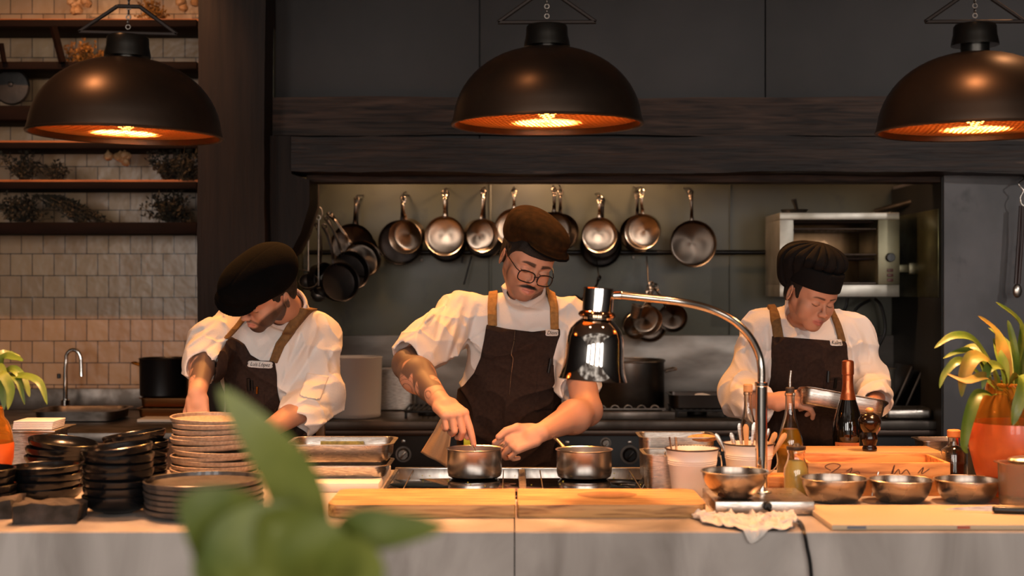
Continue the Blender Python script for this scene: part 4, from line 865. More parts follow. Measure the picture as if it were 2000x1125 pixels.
for k, (dx, dy, an, L_, sty, lab) in enumerate(((-.05, -.02, -.5, .165, 0, 'steel spoon handle leaning furthest left in the spoon bucket'), (-.035, .02, -.25, .15, 0, 'steel spoon second from left in the spoon bucket'), (-.012, -.01, -.03, .17, 1, 'wooden spoon handle upright at the middle of the spoon bucket'),
        (.004, .02, .1, .175, 0, 'steel spoon behind the upright wooden one in the bucket'), (.012, -.03, .2, .15, 1, 'short wooden spoon leaning right at the front of the bucket'), (.028, 0, .3, .165, 0, 'steel spoon leaning right just left of the lamp pole'),
        (.05, -.01, .55, .17, 1, 'wooden spoon leaning furthest right past the lamp pole'), (.045, .02, .42, .16, 1, 'wooden spoon just above the rightmost one in the bucket'), (-.02, .03, -.1, .172, 0, 'steel spoon at the back of the spoon bucket'))):
    b_ = Vector((b2.location.x + dx * .3, 4.0 + dy * .5, ZC + .012)); R_ = Euler((0, an, 0)).to_matrix(); mb = MB()
    mb.tube([R_ @ Vector((0, 0, z)) for z in (0, L_ * .6, L_ * .85, L_ * .95, L_)], [.003, .0045, .008, .0085, .004] if sty else [.0025, .003, .0065, .007, .003], 10, flat=.45 if sty else .3, up=(0, 1, 0))
    one('wooden_spoon' if sty else 'steel_spoon', mb, WOODSP if sty else STEEL, lab, 'spoon', loc=b_, group='spoons in the white bucket')

# heat lamp
zl = ZC + .0355
t = thing('heat_lamp', 'chrome gooseneck heat lamp with bell shade on a steel base', 'heat lamp', (P(1487, 0, 3.68).x, 3.68, ZC + .0005)); o0 = t.location
x0_, x1_ = P(1396, 0, 3.54).x - o0.x, P(1590, 0, 3.54).x - o0.x
MB().bb((x0_, 3.53 - 3.68, 0), (x1_, .09, .035), .003).build('base', STEEL, t)
MB().cyl((0, 0, .035), .026, .006, 32, .001).build('flange', STEEL, t)
zp = P(0, 755, 3.68).z - o0.z
MB().cyl((0, 0, .036), .0155, zp - .036, 32, .001).build('pole', CHROME, t)
MB().cyl((0, 0, zp), .017, .012, 32, .002).build('collar', CHROME, t)
gp = [P(x, y, d) - o0 for x, y, d in ((1487, 758, 3.68), (1487, 722, 3.68), (1481, 690, 3.68), (1462, 655, 3.67), (1430, 625, 3.66), (1385, 603, 3.65), (1330, 590, 3.63), (1270, 583, 3.62), (1212, 577, 3.61))]
mb = MB(); c_ = catmull(gp, 22); mb.tube(c_, [.0098 + .0007 * (i % 2) for i in range(len(c_))], 14, cap=True); mb.build('gooseneck', mat('satin_chrome', '#c9bfb4', .18, 1), t, angle=0)
sp = P(1170, 562, 3.61) - o0; tiltM = Euler((0.0, .07, 0)).to_matrix(); k_ = 3.61 / F
hp = [(0, 0), (28, 0), (30, -2), (30, -48), (34, -50), (35, -54), (31, -57), (30, -62), (40, -70), (50, -82), (55, -98), (57, -120), (58, -140), (61, -160), (66, -176), (68, -180), (65, -180), (60, -165), (55, -140), (54, -110), (45, -82), (28, -72), (0, -70)]
MB().lathe([(r_ * k_, z * k_) for r_, z in hp], sp, 64, tiltM).build('bell_shade', CHROME, t)
MB().lathe([(r_ * k_, z * k_) for r_, z in ((31, -46), (36, -50), (37, -54), (33, -58))], sp, 48, tiltM).build('shade_ring', mat('coppery_chrome', '#d0a888', .08, 1), t)
MB().sphere(sp + tiltM @ Vector((0, 0, -130 * k_)), (.032, .032, .045), 20).build('bulb', mat('unlit_bulb', '#b0603a', .2, 0, coat=.5), t)
MB().tube([gp[-1], sp + Vector((.03, 0, -.02))], .011, 14).build('elbow', CHROME, t)
# steel bowl on lamp base
STB = lambda: mat('satin_bowl_steel', '#bdb0a3', .22, 1, '#9a8d82', 8, rough2=.3)
def steelbowl(px, d, z, R, H, label, rb=.55, group='steel mixing bowls on the island'):
    t = thing('mixing_bowl', label, 'bowl', (P(px, 0, d).x, d, z), group=group); n = 10
    out = [(0, 0), (R * rb * .9, 0), (R * rb, .002)] + [(R * rb + R * (1 - rb) * math.sin(PI/2 * k / n) ** .9, .002 + (H - .002) * (k / n) ** 1.25) for k in range(1, n + 1)]
    MB().lathe(out + [(R + .004, H), (R + .004, H + .0015), (R, H + .0015)] + [(r_ - .0012, z_ + .001) for r_, z_ in out[::-1] if r_ > 0] + [(0, .0012)], (0, 0, 0), 64).build('bowl_body', STB(), t)
    MB().torus((0, 0, H + .0005), R + .003, .0017, 64, 6).build('rolled_rim', STEEL, t)
    return t
steelbowl(1435, 3.585, zl + .0008, .0815, .067, 'steel bowl on the heat lamp’s base, left of its pole', .45)
steelbowl(1629, 3.76, ZC + .0005, .0845, .062, 'steel bowl, leftmost of the three behind the cream board', .66)
steelbowl(1759, 3.76, ZC + .0005, .081, .058, 'steel bowl, middle one of the three behind the cream board', .66)
steelbowl(1889, 3.76, ZC + .0005, .0825, .058, 'steel bowl, rightmost of the three behind the cream board', .66)
one('small_spoon', MB().tube([(0, 0, .0), (.018, 0, .065)], [.003, .0025], 8), STEEL, 'spoon sticking up out of the middle steel bowl', 'spoon', loc=(P(1708, 0, 3.83).x, 3.856, ZC + .002))
# wine box, plank
bx0, bx1 = P(1578, 0, 3.86).x, P(1856, 0, 3.86).x; zb_ = .09
t = thing('wooden_crate', 'open pale pine wine box behind the steel bowls', 'box', ((bx0 + bx1) / 2, 3.965, ZC + .0005)); w_ = (bx1 - bx0) / 2; l = .105
MB().bb((-w_, -l, 0), (w_, -l + .010, zb_), .001).build('front_board', PINE, t); MB().bb((-w_, l - .010, 0), (w_, l, zb_), .001).build('back_board', PINE, t)
for s in (-1, 1): MB().bb((s * w_ - .005 * s - .005, -l + .0102, 0), (s * w_ - .005 * s + .005, l - .0102, zb_), .001).build('end_board', PINE, t)
MB().bb((-w_ + .011, -l + .0102, .0), (w_ - .011, l - .0102, .008)).build('bottom_board', PINE, t)
br_ = mat('branded_ink', '#4a2312', .7)
mb = MB()
for pts in (([(-.125, .052), (-.14, .062), (-.12, .07), (-.10, .064), (-.118, .050), (-.135, .038), (-.115, .036), (-.09, .044)]), ([(-.085, .05), (-.07, .058), (-.075, .044), (-.055, .05), (-.05, .044)]), ([(.03, .04), (.04, .066), (.035, .04), (.05, .055), (.055, .042), (.07, .054), (.08, .042)]), ([(.10, .045), (.115, .06), (.11, .044), (.13, .056)])):
    mb.tube(catmull([(x * 1.05, -l - .0006, z * 1.1 + .012) for x, z in pts], 5), .0014, 5)
mb.build('branded_script', br_, t)
px0_, px1_ = P(1552, 0, 4.1).x, P(1842, 0, 4.1).x
t = thing('wooden_plank', 'long raised wooden plank behind the wine box', 'plank', ((px0_ + px1_) / 2, 4.17, ZC + .0005)); w_ = (px1_ - px0_) / 2
MB().bb((-w_, -.085, .072), (w_, .085, .092), .002).build('shelf_board', mat('pale_plank', '#b89468', .5, 0, '#9a7448', 5, (1, 14, 14)), t)
for s in (-1, 1): MB().bb((s * (w_ - .03) - .015, -.07, 0), (s * (w_ - .03) + .015, .07, .0715), .002).build('support_block', IRON, t)
one('wood_block', MB().box((0, 0, .0225), (.07, .09, .045), .003), PINE, 'low orange wooden block left of the dressing bottle', 'block', loc=(P(1528, 0, 3.9).x, 3.96, ZC + .0005))
# bottles
def bottle(px, d, prof, m, label, name='bottle', cat='bottle', z=ZC + .0005, th=.0025, liquid=None, lm=None):
    t = thing(name, label, cat, (P(px, 0, d).x, d, z))
    if th: full = prof + [(max(.001, r_ - th), zz + (th if zz < .004 else 0)) for r_, zz in prof[::-1] if r_ > 0] + [(0, th)]
    else: full = prof + [(0, prof[-1][1])]
    MB().lathe(full, (0, 0, 0), 48).build('glass_body', m, t)
    if liquid:
        q = [(0, th + .001)] + [(r_ - th - .0004, max(zz, th + .001)) for r_, zz in prof if r_ > 0 and zz < liquid]; rl = float(np.interp(liquid, [p[1] for p in prof[1:]], [p[0] for p in prof[1:]]))
        MB().lathe(q + [(rl - th - .0004, liquid), (0, liquid)], (0, 0, 0), 40).build('liquid', lm, t)
    return t
OILM = mat('olive_oil', '#e0b22a', .05, 0, trans=.7, ior=1.36)
oilp = [(0, 0), (.036, 0), (.038, .004), (.038, .12), (.036, .135), (.026, .165), (.017, .20), (.0135, .225), (.0135, .262), (.0155, .264), (.0155, .272), (.013, .273)]
def pourer(t, z):
    MB().cyl((0, 0, z), .013, .018, 20, .003).build('stopper', mat('dark_cork', '#2a211d', .6), t); MB().tube([(0, 0, z + .016), (.0, 0, z + .04), (.003, 0, z + .066)], [.0048, .0042, .0035], 10).build('pour_spout', STEEL, t)
t = bottle(1543, 4.14, [(r_ * 1.0, z_ * .955) for r_, z_ in oilp], GLASS, 'oil bottle with metal pourer standing right of the lamp pole', 'oil_bottle', liquid=.155, lm=OILM); pourer(t, .258)
t = bottle(1461, 4.26, [(r_ * .9, z_ * .93) for r_, z_ in oilp], GLASS, 'oil bottle with pale cork half hidden behind lamp pole and spoons', 'oil_bottle', liquid=.10, lm=OILM)
MB().cyl((0, 0, .252), .014, .025, 20, .003).build('cork', mat('pale_cork', '#b98c60', .8), t)
t = bottle(1555, 3.875, [(0, 0), (.033, 0), (.0345, .004), (.035, .05), (.033, .075), (.024, .098), (.0225, .112), (.0245, .118), (.0245, .124)], GLASS, 'small squat bottle of cloudy yellow dressing with dark lid', 'dressing_bottle', liquid=.095, lm=mat('cloudy_dressing', '#dcc36a', .4))
MB().lathe([(0, .124), (.0255, .124), (.0265, .126), (.0265, .133), (.012, .135), (.008, .141), (0, .142)], (0, 0, 0), 32).build('lid', mat('dark_lid', '#2a1f1a', .4), t)
pz = [(0, 0), (.044, 0), (.0465, .005), (.0465, .13), (.045, .155), (.036, .19), (.024, .225), (.0175, .255), (.0155, .275), (.0155, .30), (.0175, .302), (.0175, .335), (.0165, .342), (.010, .345)]
t = bottle(1656, 4.33, [(a, b * 1.0) for a, b in pz], mat('black_green_glass', '#0a0806', .04, 0, coat=1.0), 'sparkling wine bottle with copper foil neck', 'wine_bottle', th=0)
MB().lathe([(r_ + .0008, z_) for r_, z_ in pz if z_ >= .225] + [(0, .346)], (0, 0, 0), 40, wob=lambda a, j: .012 * math.sin(7 * a + j * 2) if j > 3 else 0).build('copper_foil', mat('copper_foil', '#c07048', .3, .9, '#a0552f', 30, bump=.3, bscale=60), t)
vs_ = MB(); aa = np.linspace(-PI/2 - 1.15, -PI/2 + .55, 20); q = [(.0473 * math.cos(a), .0473 * math.sin(a)) for a in aa]; n = len(q)
lb = vs_.add([(x, y, .02) for x, y in q] + [(x, y, .098) for x, y in q], [[i, i + 1, n + i + 1, n + i] for i in range(n - 1)]).build('paper_label', mat('orange_label', '#a85a2c', .6), t)
me = text_mesh('SALVA', .022); o = bpy.data.objects.new('label_lettering', me); COL.objects.link(o); me.materials.append(mat('label_ink', '#5a2a14', .6)); o.parent = lb
for v in me.vertices:
    a = -PI/2 - .3 + v.co.x / .0478; v.co = Vector((.0478 * math.cos(a), .0478 * math.sin(a), .082 + v.co.y * .9))
t = thing('pepper_grinder', 'dark turned pepper grinder standing on the raised plank', 'grinder', (P(1702, 0, 4.1).x, 4.12, ZC + .0935))
MB().lathe([(0, 0), (.020, 0), (.021, .003), (.021, .008), (.019, .012), (.018, .018), (.0225, .03), (.023, .04), (.019, .05), (.018, .054), (.027, .066), (.033, .08), (.033, .09), (.026, .102), (.012, .11), (0, .111)], (0, 0, 0), 40).build('grinder_body', mat('dark_walnut_gloss', '#160c07', .18, 0, coat=.3), t)
MB().sphere((0, 0, .117), (.012, .012, .009), 16).build('top_knob', mat('boxwood_knob', '#c08a50', .35), t)
t = bottle(1863, 4.02, [(0, 0), (.036, 0), (.0375, .004), (.0375, .095), (.034, .108), (.018, .12), (.0165, .135), (.0165, .15)], GLASS, 'square clear bottle of dark sauce with cork, left of the vase', 'sauce_bottle', liquid=.072, lm=mat('dark_sauce', '#1c0d08', .1))
MB().cyl((0, 0, .142), .0185, .022, 24, .003).build('cork', mat('orange_cork', '#b8743c', .7), t)
t = thing('steel_container', 'shallow steel insert behind the corked sauce bottle', 'container', (P(1840, 0, 4.3).x, 4.34, ZC + .045))
gn_pan(None, .12, .12, .06, .015, .01).build('container_body', STEEL, t)
one('wood_block', MB().box((0, 0, .022), (.14, .12, .043), .002), IRON, 'dark block under the shallow steel insert at right', 'block', loc=(P(1840, 0, 4.3).x, 4.34, ZC + .0005))
t = thing('clear_container', 'clear container with steel rim at the right picture edge', 'container', (P(2000, 0, 3.66).x + .01, 3.67, ZC + .0005))
gn_pan(None, .13, .1, .115, .02, .01, th=.002).build('container_body', mat('amberish_clear_plastic', '#e8d8c0', .12, 0, trans=.92, ior=1.15), t)
MB().sphere((0, 0, .12), (.05, .04, .012), 16).build('lid', STEEL, t)
one('red_tomato', MB().sphere((0, 0, .022), (.024, .024, .021), 20), mat('tomato_red', '#a01d10', .2), 'small red tomato between the sauce bottle and the big vase', 'tomato', loc=(P(1896, 0, 4.16).x, 4.19, ZC + .095))
one('tomato_dish', MB().lathe([(0, 0), (.03, 0), (.045, .09), (.047, .094), (.043, .09), (.028, .004), (0, .004)], (0, 0, 0), 32), BLACKC, 'black cup behind the big vase carrying the tomato', 'cup', loc=(P(1896, 0, 4.16).x, 4.19, ZC + .0005))
# cloth draped over the edge
def cloth():
    from mathutils import noise
    nx, ny = 80, 70; vs_, fs = [], []; rnd = random.Random(5)
    a, b = P(1362, 0, 3.4).x, P(1562, 0, 3.4).x; zt_ = ZC + .004
    for j in range(ny):
        v = j / (ny - 1)
        for i in range(nx):
            u = i / (nx - 1)
            nn = lambda f_, o_: noise.noise(Vector((u * f_ * 1.6 + o_, v * f_ + o_ * 2, o_)))
            x = a + (b - a) * (u + .03 * nn(3, 1) * (1 if 0 < u < 1 else 1.5)) - .02 * (1 - u) * v + .06 * v * (.5 - u)
            wl = .175 + .085 * math.exp(-((u - .50) / .17) ** 2) - .045 * (1 - u) ** 2 - .02 * u + .012 * nn(5, 7)
            s_ = v * wl; top_ = 3.46 + .035 * nn(2.5, 4) + .05 * (1 - u) - 3.289
            fold = .6 * (.016 * (1 - min(1, abs(nn(3.2, 2)) * 3.2)) ** 2 + .012 * (1 - min(1, abs(nn(5.5, 9)) * 3)) ** 2 + .008 * abs(nn(4, 3)) + .018 * max(0, u - .7) * 3 * abs(math.sin(5 * v + 1))) * (1 if v < .8 else 1 - 3 * (v - .8))
            if s_ < top_: y, z = 3.289 + top_ - s_, zt_ + fold * 1.1 + .002
            else:
                q = s_ - top_; r_ = .006
                if q < r_ * PI/2: an = q / r_; y, z = 3.289 - r_ * math.sin(an) * 1.2 - fold * .6 * an, zt_ + fold * 1.1 * (1 - an / 1.57) - r_ * (1 - math.cos(an)) + .002
                else: y, z = 3.289 - .0075 - fold * .95, zt_ - (q - r_ * .57)
            vs_.append((x, y, z))
    for j in range(ny - 1):
        for i in range(nx - 1): fs.append([j*nx+i, j*nx+i+1, (j+1)*nx+i+1, (j+1)*nx+i])
    o = MB().add(vs_, fs).build('kitchen_cloth', LINEN, None, angle=0)
    m = o.modifiers.new('thick', 'SOLIDIFY'); m.thickness = .0015; m.offset = 1
    return tag(o, 'crumpled white cloth hanging over the island edge below the heat lamp', 'cloth')
cloth()
cp_ = [P(1497, 986, 3.525), P(1503, 997, 3.50), P(1530, 1008, 3.46), P(1557, 1014, 3.42), P(1566, 1022, 3.36)]
cp_[1].z = max(cp_[1].z, .907)
for q in cp_[2:]: q.z = .906
cp_ += [Vector((P(1572, 0, 3.28).x, 3.287, .898)), Vector((P(1576, 0, 3.28).x, 3.281, .87)), Vector((P(1585, 0, 3.28).x, 3.281, .80)), Vector((P(1592, 0, 3.28).x, 3.283, .6)), Vector((P(1592, 0, 3.28).x, 3.283, .3))]
one('power_cable', MB().tube(catmull(cp_, 6), .0042, 8), BLACKP, 'black power cable running from the heat lamp base down the marble', 'cable')
one('cable_plug', MB().cyl((0, 0, 0), .011, .02, 16, .003, M=Euler((PI/2, 0, 0)).to_matrix()), BLACKP, 'small black cable gland on the front of the lamp base', 'plug', loc=P(1497, 987, 3.529))
# ================================================================ SCULPTING ENGINE (smooth solids -> one continuous mesh)
f32 = np.float32
HQ = 1.0
def V3(v): return np.array(tuple(v), dtype=f32)
def S_cone(a, b, ra, rb):
    a, b = V3(a), V3(b); ab = b - a; L2 = max(1e-9, float(ab @ ab))
    def f(p):
        q = p - a; t = np.clip((q @ ab) / L2, 0, 1)
        return np.sqrt(((q - t[:, None] * ab) ** 2).sum(1)) - (ra + (rb - ra) * t)
    return f
def S_ell(c, r, M=None):
    c, r = V3(c), V3(r); R = None if M is None else np.array(M, dtype=f32)   # M columns: local axes
    def f(p):
        q = p - c
        if R is not None: q = q @ R
        k0 = np.sqrt(((q / r) ** 2).sum(1)); k1 = np.sqrt(((q / (r * r)) ** 2).sum(1))
        return k0 * (k0 - 1) / np.maximum(k1, 1e-6)
    return f
def S_sph(c, r): return S_cone(c, c, r, r)
def S_rbox(c, h, r, M=None):
    c, h = V3(c), V3(h) - r; R = None if M is None else np.array(M, dtype=f32)
    def f(p):
        q = p - c
        if R is not None: q = q @ R
        q = np.abs(q) - h
        return np.sqrt((np.maximum(q, 0) ** 2).sum(1)) + np.minimum(q.max(1), 0) - r
    return f
def S_path(pts, rs):
    fs = [S_cone(pts[i], pts[i + 1], rs[i], rs[i + 1]) for i in range(len(pts) - 1)]
    def f(p):
        d = fs[0](p)
        for g in fs[1:]: d = np.minimum(d, g(p))
        return d
    return f
def S_ecyl(c, rx, ry, h, M=None, rnd=.005):
    """elliptic cylinder along local z"""
    c = V3(c); R = None if M is None else np.array(M, dtype=f32)
    def f(p):
        q = p - c
        if R is not None: q = q @ R
        k = np.sqrt((q[:, 0] / rx) ** 2 + (q[:, 1] / ry) ** 2); dr = (k - 1) * min(rx, ry); dz = np.abs(q[:, 2]) - h
        a = np.maximum(dr + rnd, 0); b = np.maximum(dz + rnd, 0)
        return np.sqrt(a * a + b * b) + np.minimum(np.maximum(dr, dz) + rnd, 0) - rnd
    return f
def smin(a, b, k):
    if k <= 0: return np.minimum(a, b)
    h = np.maximum(k - np.abs(a - b), 0) / k
    return np.minimum(a, b) - h * h * k * .25
def smax(a, b, k): return -smin(-a, -b, k)
class Solid:
    def __init__(s, ops=None, post=None): s.ops = list(ops or []); s.post = post
    def u(s, f, k=0.0): s.ops.append(('u', f, k)); return s
    def s(s_, f, k=0.0): s_.ops.append(('s', f, k)); return s_
    def i(s, f, k=0.0): s.ops.append(('i', f, k)); return s
    def ev(s, p, ops=None):
        d = np.full(len(p), 9.0, dtype=f32)
        for (o, f, k) in (ops if ops is not None else s.ops):
            v = f(p)
            d = smin(d, v, k) if o == 'u' else (smax(d, -v, k) if o == 's' else smax(d, v, k))
        if s.post: d = s.post(p, d)
        return d.astype(f32)
    def cull(s, c, R):
        """ops that matter within radius R of point c"""
        p = np.array([c], dtype=f32); vals = [float(f(p)[0]) for _, f, _ in s.ops]
        us = [v for v, (o, _, _) in zip(vals, s.ops) if o == 'u']; m = min(us) if us else 9
        out = []
        for v, op in zip(vals, s.ops):
            if op[0] == 'u' and v * .8 - R > m + R + op[2] + .03: continue
            if op[0] == 's' and v * .8 - R > op[2] + .03: continue
            out.append(op)
        return out
def mesh_solid(sol, lo, hi, h, name='solid'):
    """surface nets on a regular grid, evaluated only near the surface"""
    lo, hi = V3(lo), V3(hi); B = 8; n = np.ceil((hi - lo) / (h * B)).astype(int) * B
    G = np.ones(n + 1, dtype=f32); nb = n // B
    SB = 4
    ar = np.arange(B + 1)
    oi, oj, ok_ = np.meshgrid(ar, ar, ar, indexing='ij'); off = np.stack([oi.ravel(), oj.ravel(), ok_.ravel()], 1)
    rb = h * B * .87
    for I in range(0, nb[0], SB):
        for J in range(0, nb[1], SB):
            for K in range(0, nb[2], SB):
                e = np.minimum(np.array([I, J, K]) + SB, nb); s0 = np.array([I, J, K])
                c = lo + (s0 + e) * .5 * B * h; R = float(np.linalg.norm((e - s0) * .5 * B * h))
                d0 = float(sol.ev(np.array([c], dtype=f32))[0])
                sl = tuple(slice(a * B, b * B + 1) for a, b in zip(s0, e))
                if abs(d0) * .75 > R + .03: G[sl] = np.sign(d0) * .1; continue
                ops = sol.cull(c, R)
                bi = np.stack(np.meshgrid(*[np.arange(a, b) for a, b in zip(s0, e)], indexing='ij'), -1).reshape(-1, 3)
                bc = (lo + (bi + .5) * B * h).astype(f32); dv = sol.ev(bc, ops)
                near = np.abs(dv) * .75 < rb + .012
                for b_, d_ in zip(bi[~near], dv[~near]):
                    q = b_ * B; G[q[0]:q[0]+B+1, q[1]:q[1]+B+1, q[2]:q[2]+B+1] = np.where(True, np.sign(d_) * .1, 0)
                nbk = bi[near]
                for st in range(0, len(nbk), 400):
                    bb_ = nbk[st:st + 400]; idx = (bb_[:, None, :] * B + off[None]).reshape(-1, 3)
                    G[idx[:, 0], idx[:, 1], idx[:, 2]] = sol.ev((lo + idx * h).astype(f32), ops)
    G[G == 0] = 1e-6
    N = np.array(G.shape); neg = G < 0
    st = np.array([N[1] * N[2], N[2], 1]); cells, pos, quads = [], [], []
    for ax in range(3):
        a = [slice(None)] * 3; b = [slice(None)] * 3; a[ax] = slice(0, -1); b[ax] = slice(1, None)
        ch = neg[tuple(a)] != neg[tuple(b)]; ii = np.argwhere(ch)
        o1, o2 = [(1, 2), (2, 0), (0, 1)][ax]
        ii = ii[(ii[:, o1] > 0) & (ii[:, o2] > 0) & (ii[:, o1] < N[o1] - 1) & (ii[:, o2] < N[o2] - 1)]
        if not len(ii): continue
        j2 = ii.copy(); j2[:, ax] += 1; g0 = G[ii[:, 0], ii[:, 1], ii[:, 2]]; g1 = G[j2[:, 0], j2[:, 1], j2[:, 2]]
        t = g0 / (g0 - g1); p = ii.astype(np.float64); p[:, ax] += t
        cs = []
        for (d1, d2) in ((-1, -1), (0, -1), (0, 0), (-1, 0)):
            c = ii.copy(); c[:, o1] += d1; c[:, o2] += d2; cid = c @ st; cs.append(cid); cells.append(cid); pos.append(p)
        q = np.stack(cs, 1); fl = g0 < 0
        q[~fl] = q[~fl][:, ::-1]; quads.append(q)
    cells = np.concatenate(cells); pos = np.concatenate(pos); quads = np.concatenate(quads)
    uq, inv = np.unique(cells, return_inverse=True); cnt = np.bincount(inv).astype(float)
    vv = np.stack([np.bincount(inv, weights=pos[:, k]) / cnt for k in range(3)], 1) * h + lo
    fq = np.searchsorted(uq, quads)
    return vv.astype(f32), fq
def smooth_np(v, f, it=1, lam=.5):
    e = np.concatenate([f[:, [0, 1]], f[:, [1, 2]], f[:, [2, 3]], f[:, [3, 0]]]); e = np.concatenate([e, e[:, ::-1]]); n = len(v)
    cnt = np.maximum(1, np.bincount(e[:, 0], minlength=n))
    for _ in range(it):
        av = np.stack([np.bincount(e[:, 0], weights=v[e[:, 1], k], minlength=n) / cnt for k in range(3)], 1); v = v + lam * (av - v)
    return v
def solid_obj(name, sol, lo, hi, h, m, parent=None, colf=None, smooth=1, off=(0, 0, 0)):
    v, f = mesh_solid(sol, lo, hi, h * HQ, name)
    if smooth: v = smooth_np(v, f, smooth, .4)
    me = bpy.data.meshes.new(name); o_ = V3(off)
    me.vertices.add(len(v)); me.vertices.foreach_set('co', (v - o_).astype(f32).ravel())
    me.loops.add(f.size); me.loops.foreach_set('vertex_index', f.astype(np.int32).ravel())
    me.polygons.add(len(f)); me.polygons.foreach_set('loop_start', np.arange(0, f.size, 4, dtype=np.int32)); me.polygons.foreach_set('loop_total', np.full(len(f), 4, dtype=np.int32))
    me.update(calc_edges=True); me.validate(); me.shade_smooth()
    if colf is not None:
        c = colf(v.astype(f32)); c = np.concatenate([c, np.ones((len(c), 1))], 1).astype(f32)
        a = me.color_attributes.new('Col', 'FLOAT_COLOR', 'POINT'); a.data.foreach_set('color', c.ravel())
    me.materials.append(m); o = bpy.data.objects.new(name, me); COL.objects.link(o)
    if parent: o.parent = parent
    return o
def poly_sdf(pts):
    """signed distance to a polygon in the x-z plane"""
    P_ = np.array(pts, dtype=f32); Q_ = np.roll(P_, -1, 0)
    def f(x, z):
        d = np.full(len(x), 9.0, dtype=f32); ins = np.zeros(len(x), dtype=bool)
        for a, b in zip(P_, Q_):
            e = b - a; wx, wz = x - a[0], z - a[1]; t = np.clip((wx * e[0] + wz * e[1]) / max(1e-9, e @ e), 0, 1)
            d = np.minimum(d, np.hypot(wx - e[0] * t, wz - e[1] * t))
            c = (a[1] > z) != (b[1] > z)
            with np.errstate(divide='ignore', invalid='ignore'): xx = (b[0] - a[0]) * (z - a[1]) / (b[1] - a[1] + 1e-12) + a[0]
            ins ^= c & (x < xx)
        return np.where(ins, -d, d)
    return f
def lines_disp(lines):
    """fold ridges/valleys as polylines in the x-z plane: (pts, amp, width)"""
    segs = []
    for pts, amp, wd in lines:
        n = len(pts) - 1
        segs.append((np.array(pts, dtype=f32), amp, wd))
    def f(p):
        out = np.zeros(len(p), dtype=f32)
        for pts, amp, wd in segs:
            d = np.full(len(p), 9.0, dtype=f32); x, z = p[:, 0], p[:, 2]; tt = np.zeros(len(p), dtype=f32); n = len(pts) - 1
            for i in range(n):
                a, b = pts[i], pts[i + 1]; e = b - a; t = np.clip(((x - a[0]) * e[0] + (z - a[1]) * e[1]) / max(1e-9, float(e @ e)), 0, 1)
                dd = np.hypot(x - a[0] - e[0] * t, z - a[1] - e[1] * t); c = dd < d; tt = np.where(c, (i + t) / n, tt); d = np.where(c, dd, d)
            out += amp * np.exp(-(d / wd) ** 2) * (.35 + .65 * np.sin(np.pi * np.clip(tt, .02, .98)))
        return out
    return f
def sines(seed, freq, n=6):
    rnd = np.random.RandomState(seed); K = rnd.normal(size=(n, 3)).astype(f32); K /= np.linalg.norm(K, axis=1)[:, None]; K *= (freq * rnd.uniform(.6, 1.5, (n, 1))).astype(f32); ph = rnd.uniform(0, 6.28, n).astype(f32)
    def f(p):
        w_ = p + .35 / freq * np.sin(p[:, [1, 2, 0]] * freq * .7)
        return np.sin(w_ @ K.T + ph).sum(1) / n
    return f

# ---------------------------------------------------------------- body building blocks
SKIN = mat('skin', (1, 1, 1, 1), .5, vcol=True, sss=.10, sssr=.006, bump=.12, bscale=420, spec=.35)
def head_ops(hd, o, M, s=1.0, female=False, ear=True):
    """o: world position between the ears at eye height, M: 3x3 local->world (x: viewer's right when facing, -y: face, z: up)"""
    A = np.array(M, dtype=f32)
    W = lambda x, y, z: V3(o) + A @ (np.array([x, y, z], dtype=f32) * s)
    R = lambda *r: [q * s for q in r]
    E = lambda c, r, k, op='u': (hd.u if op == 'u' else hd.s)(S_ell(W(*c), R(*r), A), k * s)
    Cn = lambda a, b, ra, rb, k, op='u': (hd.u if op == 'u' else hd.s)(S_cone(W(*a), W(*b), ra * s, rb * s), k * s)
    jw = .92 if female else 1.0
    E((0, .018, .035), (.074, .094, .082), 0)
    E((0, -.030, .022), (.063, .058, .080), .03)
    E((0, -.032, -.045), (.047 * jw, .050, .055), .03)
    for q in (-1, 1):
        Cn((q * .051 * jw, .004, -.036), (q * .015, -.066, -.095), .015, .013, .024)
        E((q * .043, -.060, -.028), (.020, .020, .020), .03)
        E((q * .040, -.055, -.050), (.020, .020, .028), .03)
        Cn((q * .046, -.070, .016), (q * .014, -.084, .013), .008, .009, .018)
    E((0, -.072, -.094), (.021 * jw, .017, .015), .022)
    E((0, -.052, .050), (.052, .036, .045), .03)
    for q in (-1, 1): E((q * .0315, -.102, -.003), (.020, .017, .013), .016, 's')
    for q in (-1, 1): E((q * .031, -.0765, -.004), (.0165, .0135, .0125), .004)
    nw = .85 if female else 1
    Cn((0, -.082, .010), (0, -.106, -.032), .006 * nw, .0085 * nw, .010)
    E((0, -.108, -.035), (.0105 * nw, .0105, .009), .008)
    for q in (-1, 1): E((q * .0115 * nw, -.099, -.038), (.0075, .010, .0075), .007); 
    for q in (-1, 1): E((q * .0065 * nw, -.105, -.0465), (.0028, .004, .0022), .002, 's')
    E((0, -.074, -.068), (.030, .021, .026), .016)
    fl = 1.25 if female else 1
    Cn((-.022, -.085, -.0665), (-.004, -.0965, -.0625), .0028, .0046 * fl, .004); Cn((.022, -.085, -.0665), (.004, -.0965, -.0625), .0028, .0046 * fl, .004)
    Cn((-.018, -.0865, -.0705), (0, -.0955, -.0735), .0030, .0058 * fl, .005); Cn((.018, -.0865, -.0705), (0, -.0955, -.0735), .0030, .0058 * fl, .005)
    Cn((-.023, -.090, -.0675), (0, -.1015, -.0672), .0008, .0010, .003, 's'); Cn((.023, -.090, -.0675), (0, -.1015, -.0672), .0008, .0010, .003, 's')
    if ear:
        for q in (-1, 1):
            Me = A @ np.array(Euler((.15, 0, q * .35)).to_matrix(), dtype=f32)
            hd.u(S_ell(W(q * .077, .016, -.012), R(.006, .018, .031), Me), .008 * s)
            hd.s(S_ell(W(q * .084, .010, -.008), R(.005, .009, .017), Me), .005 * s)
    return W
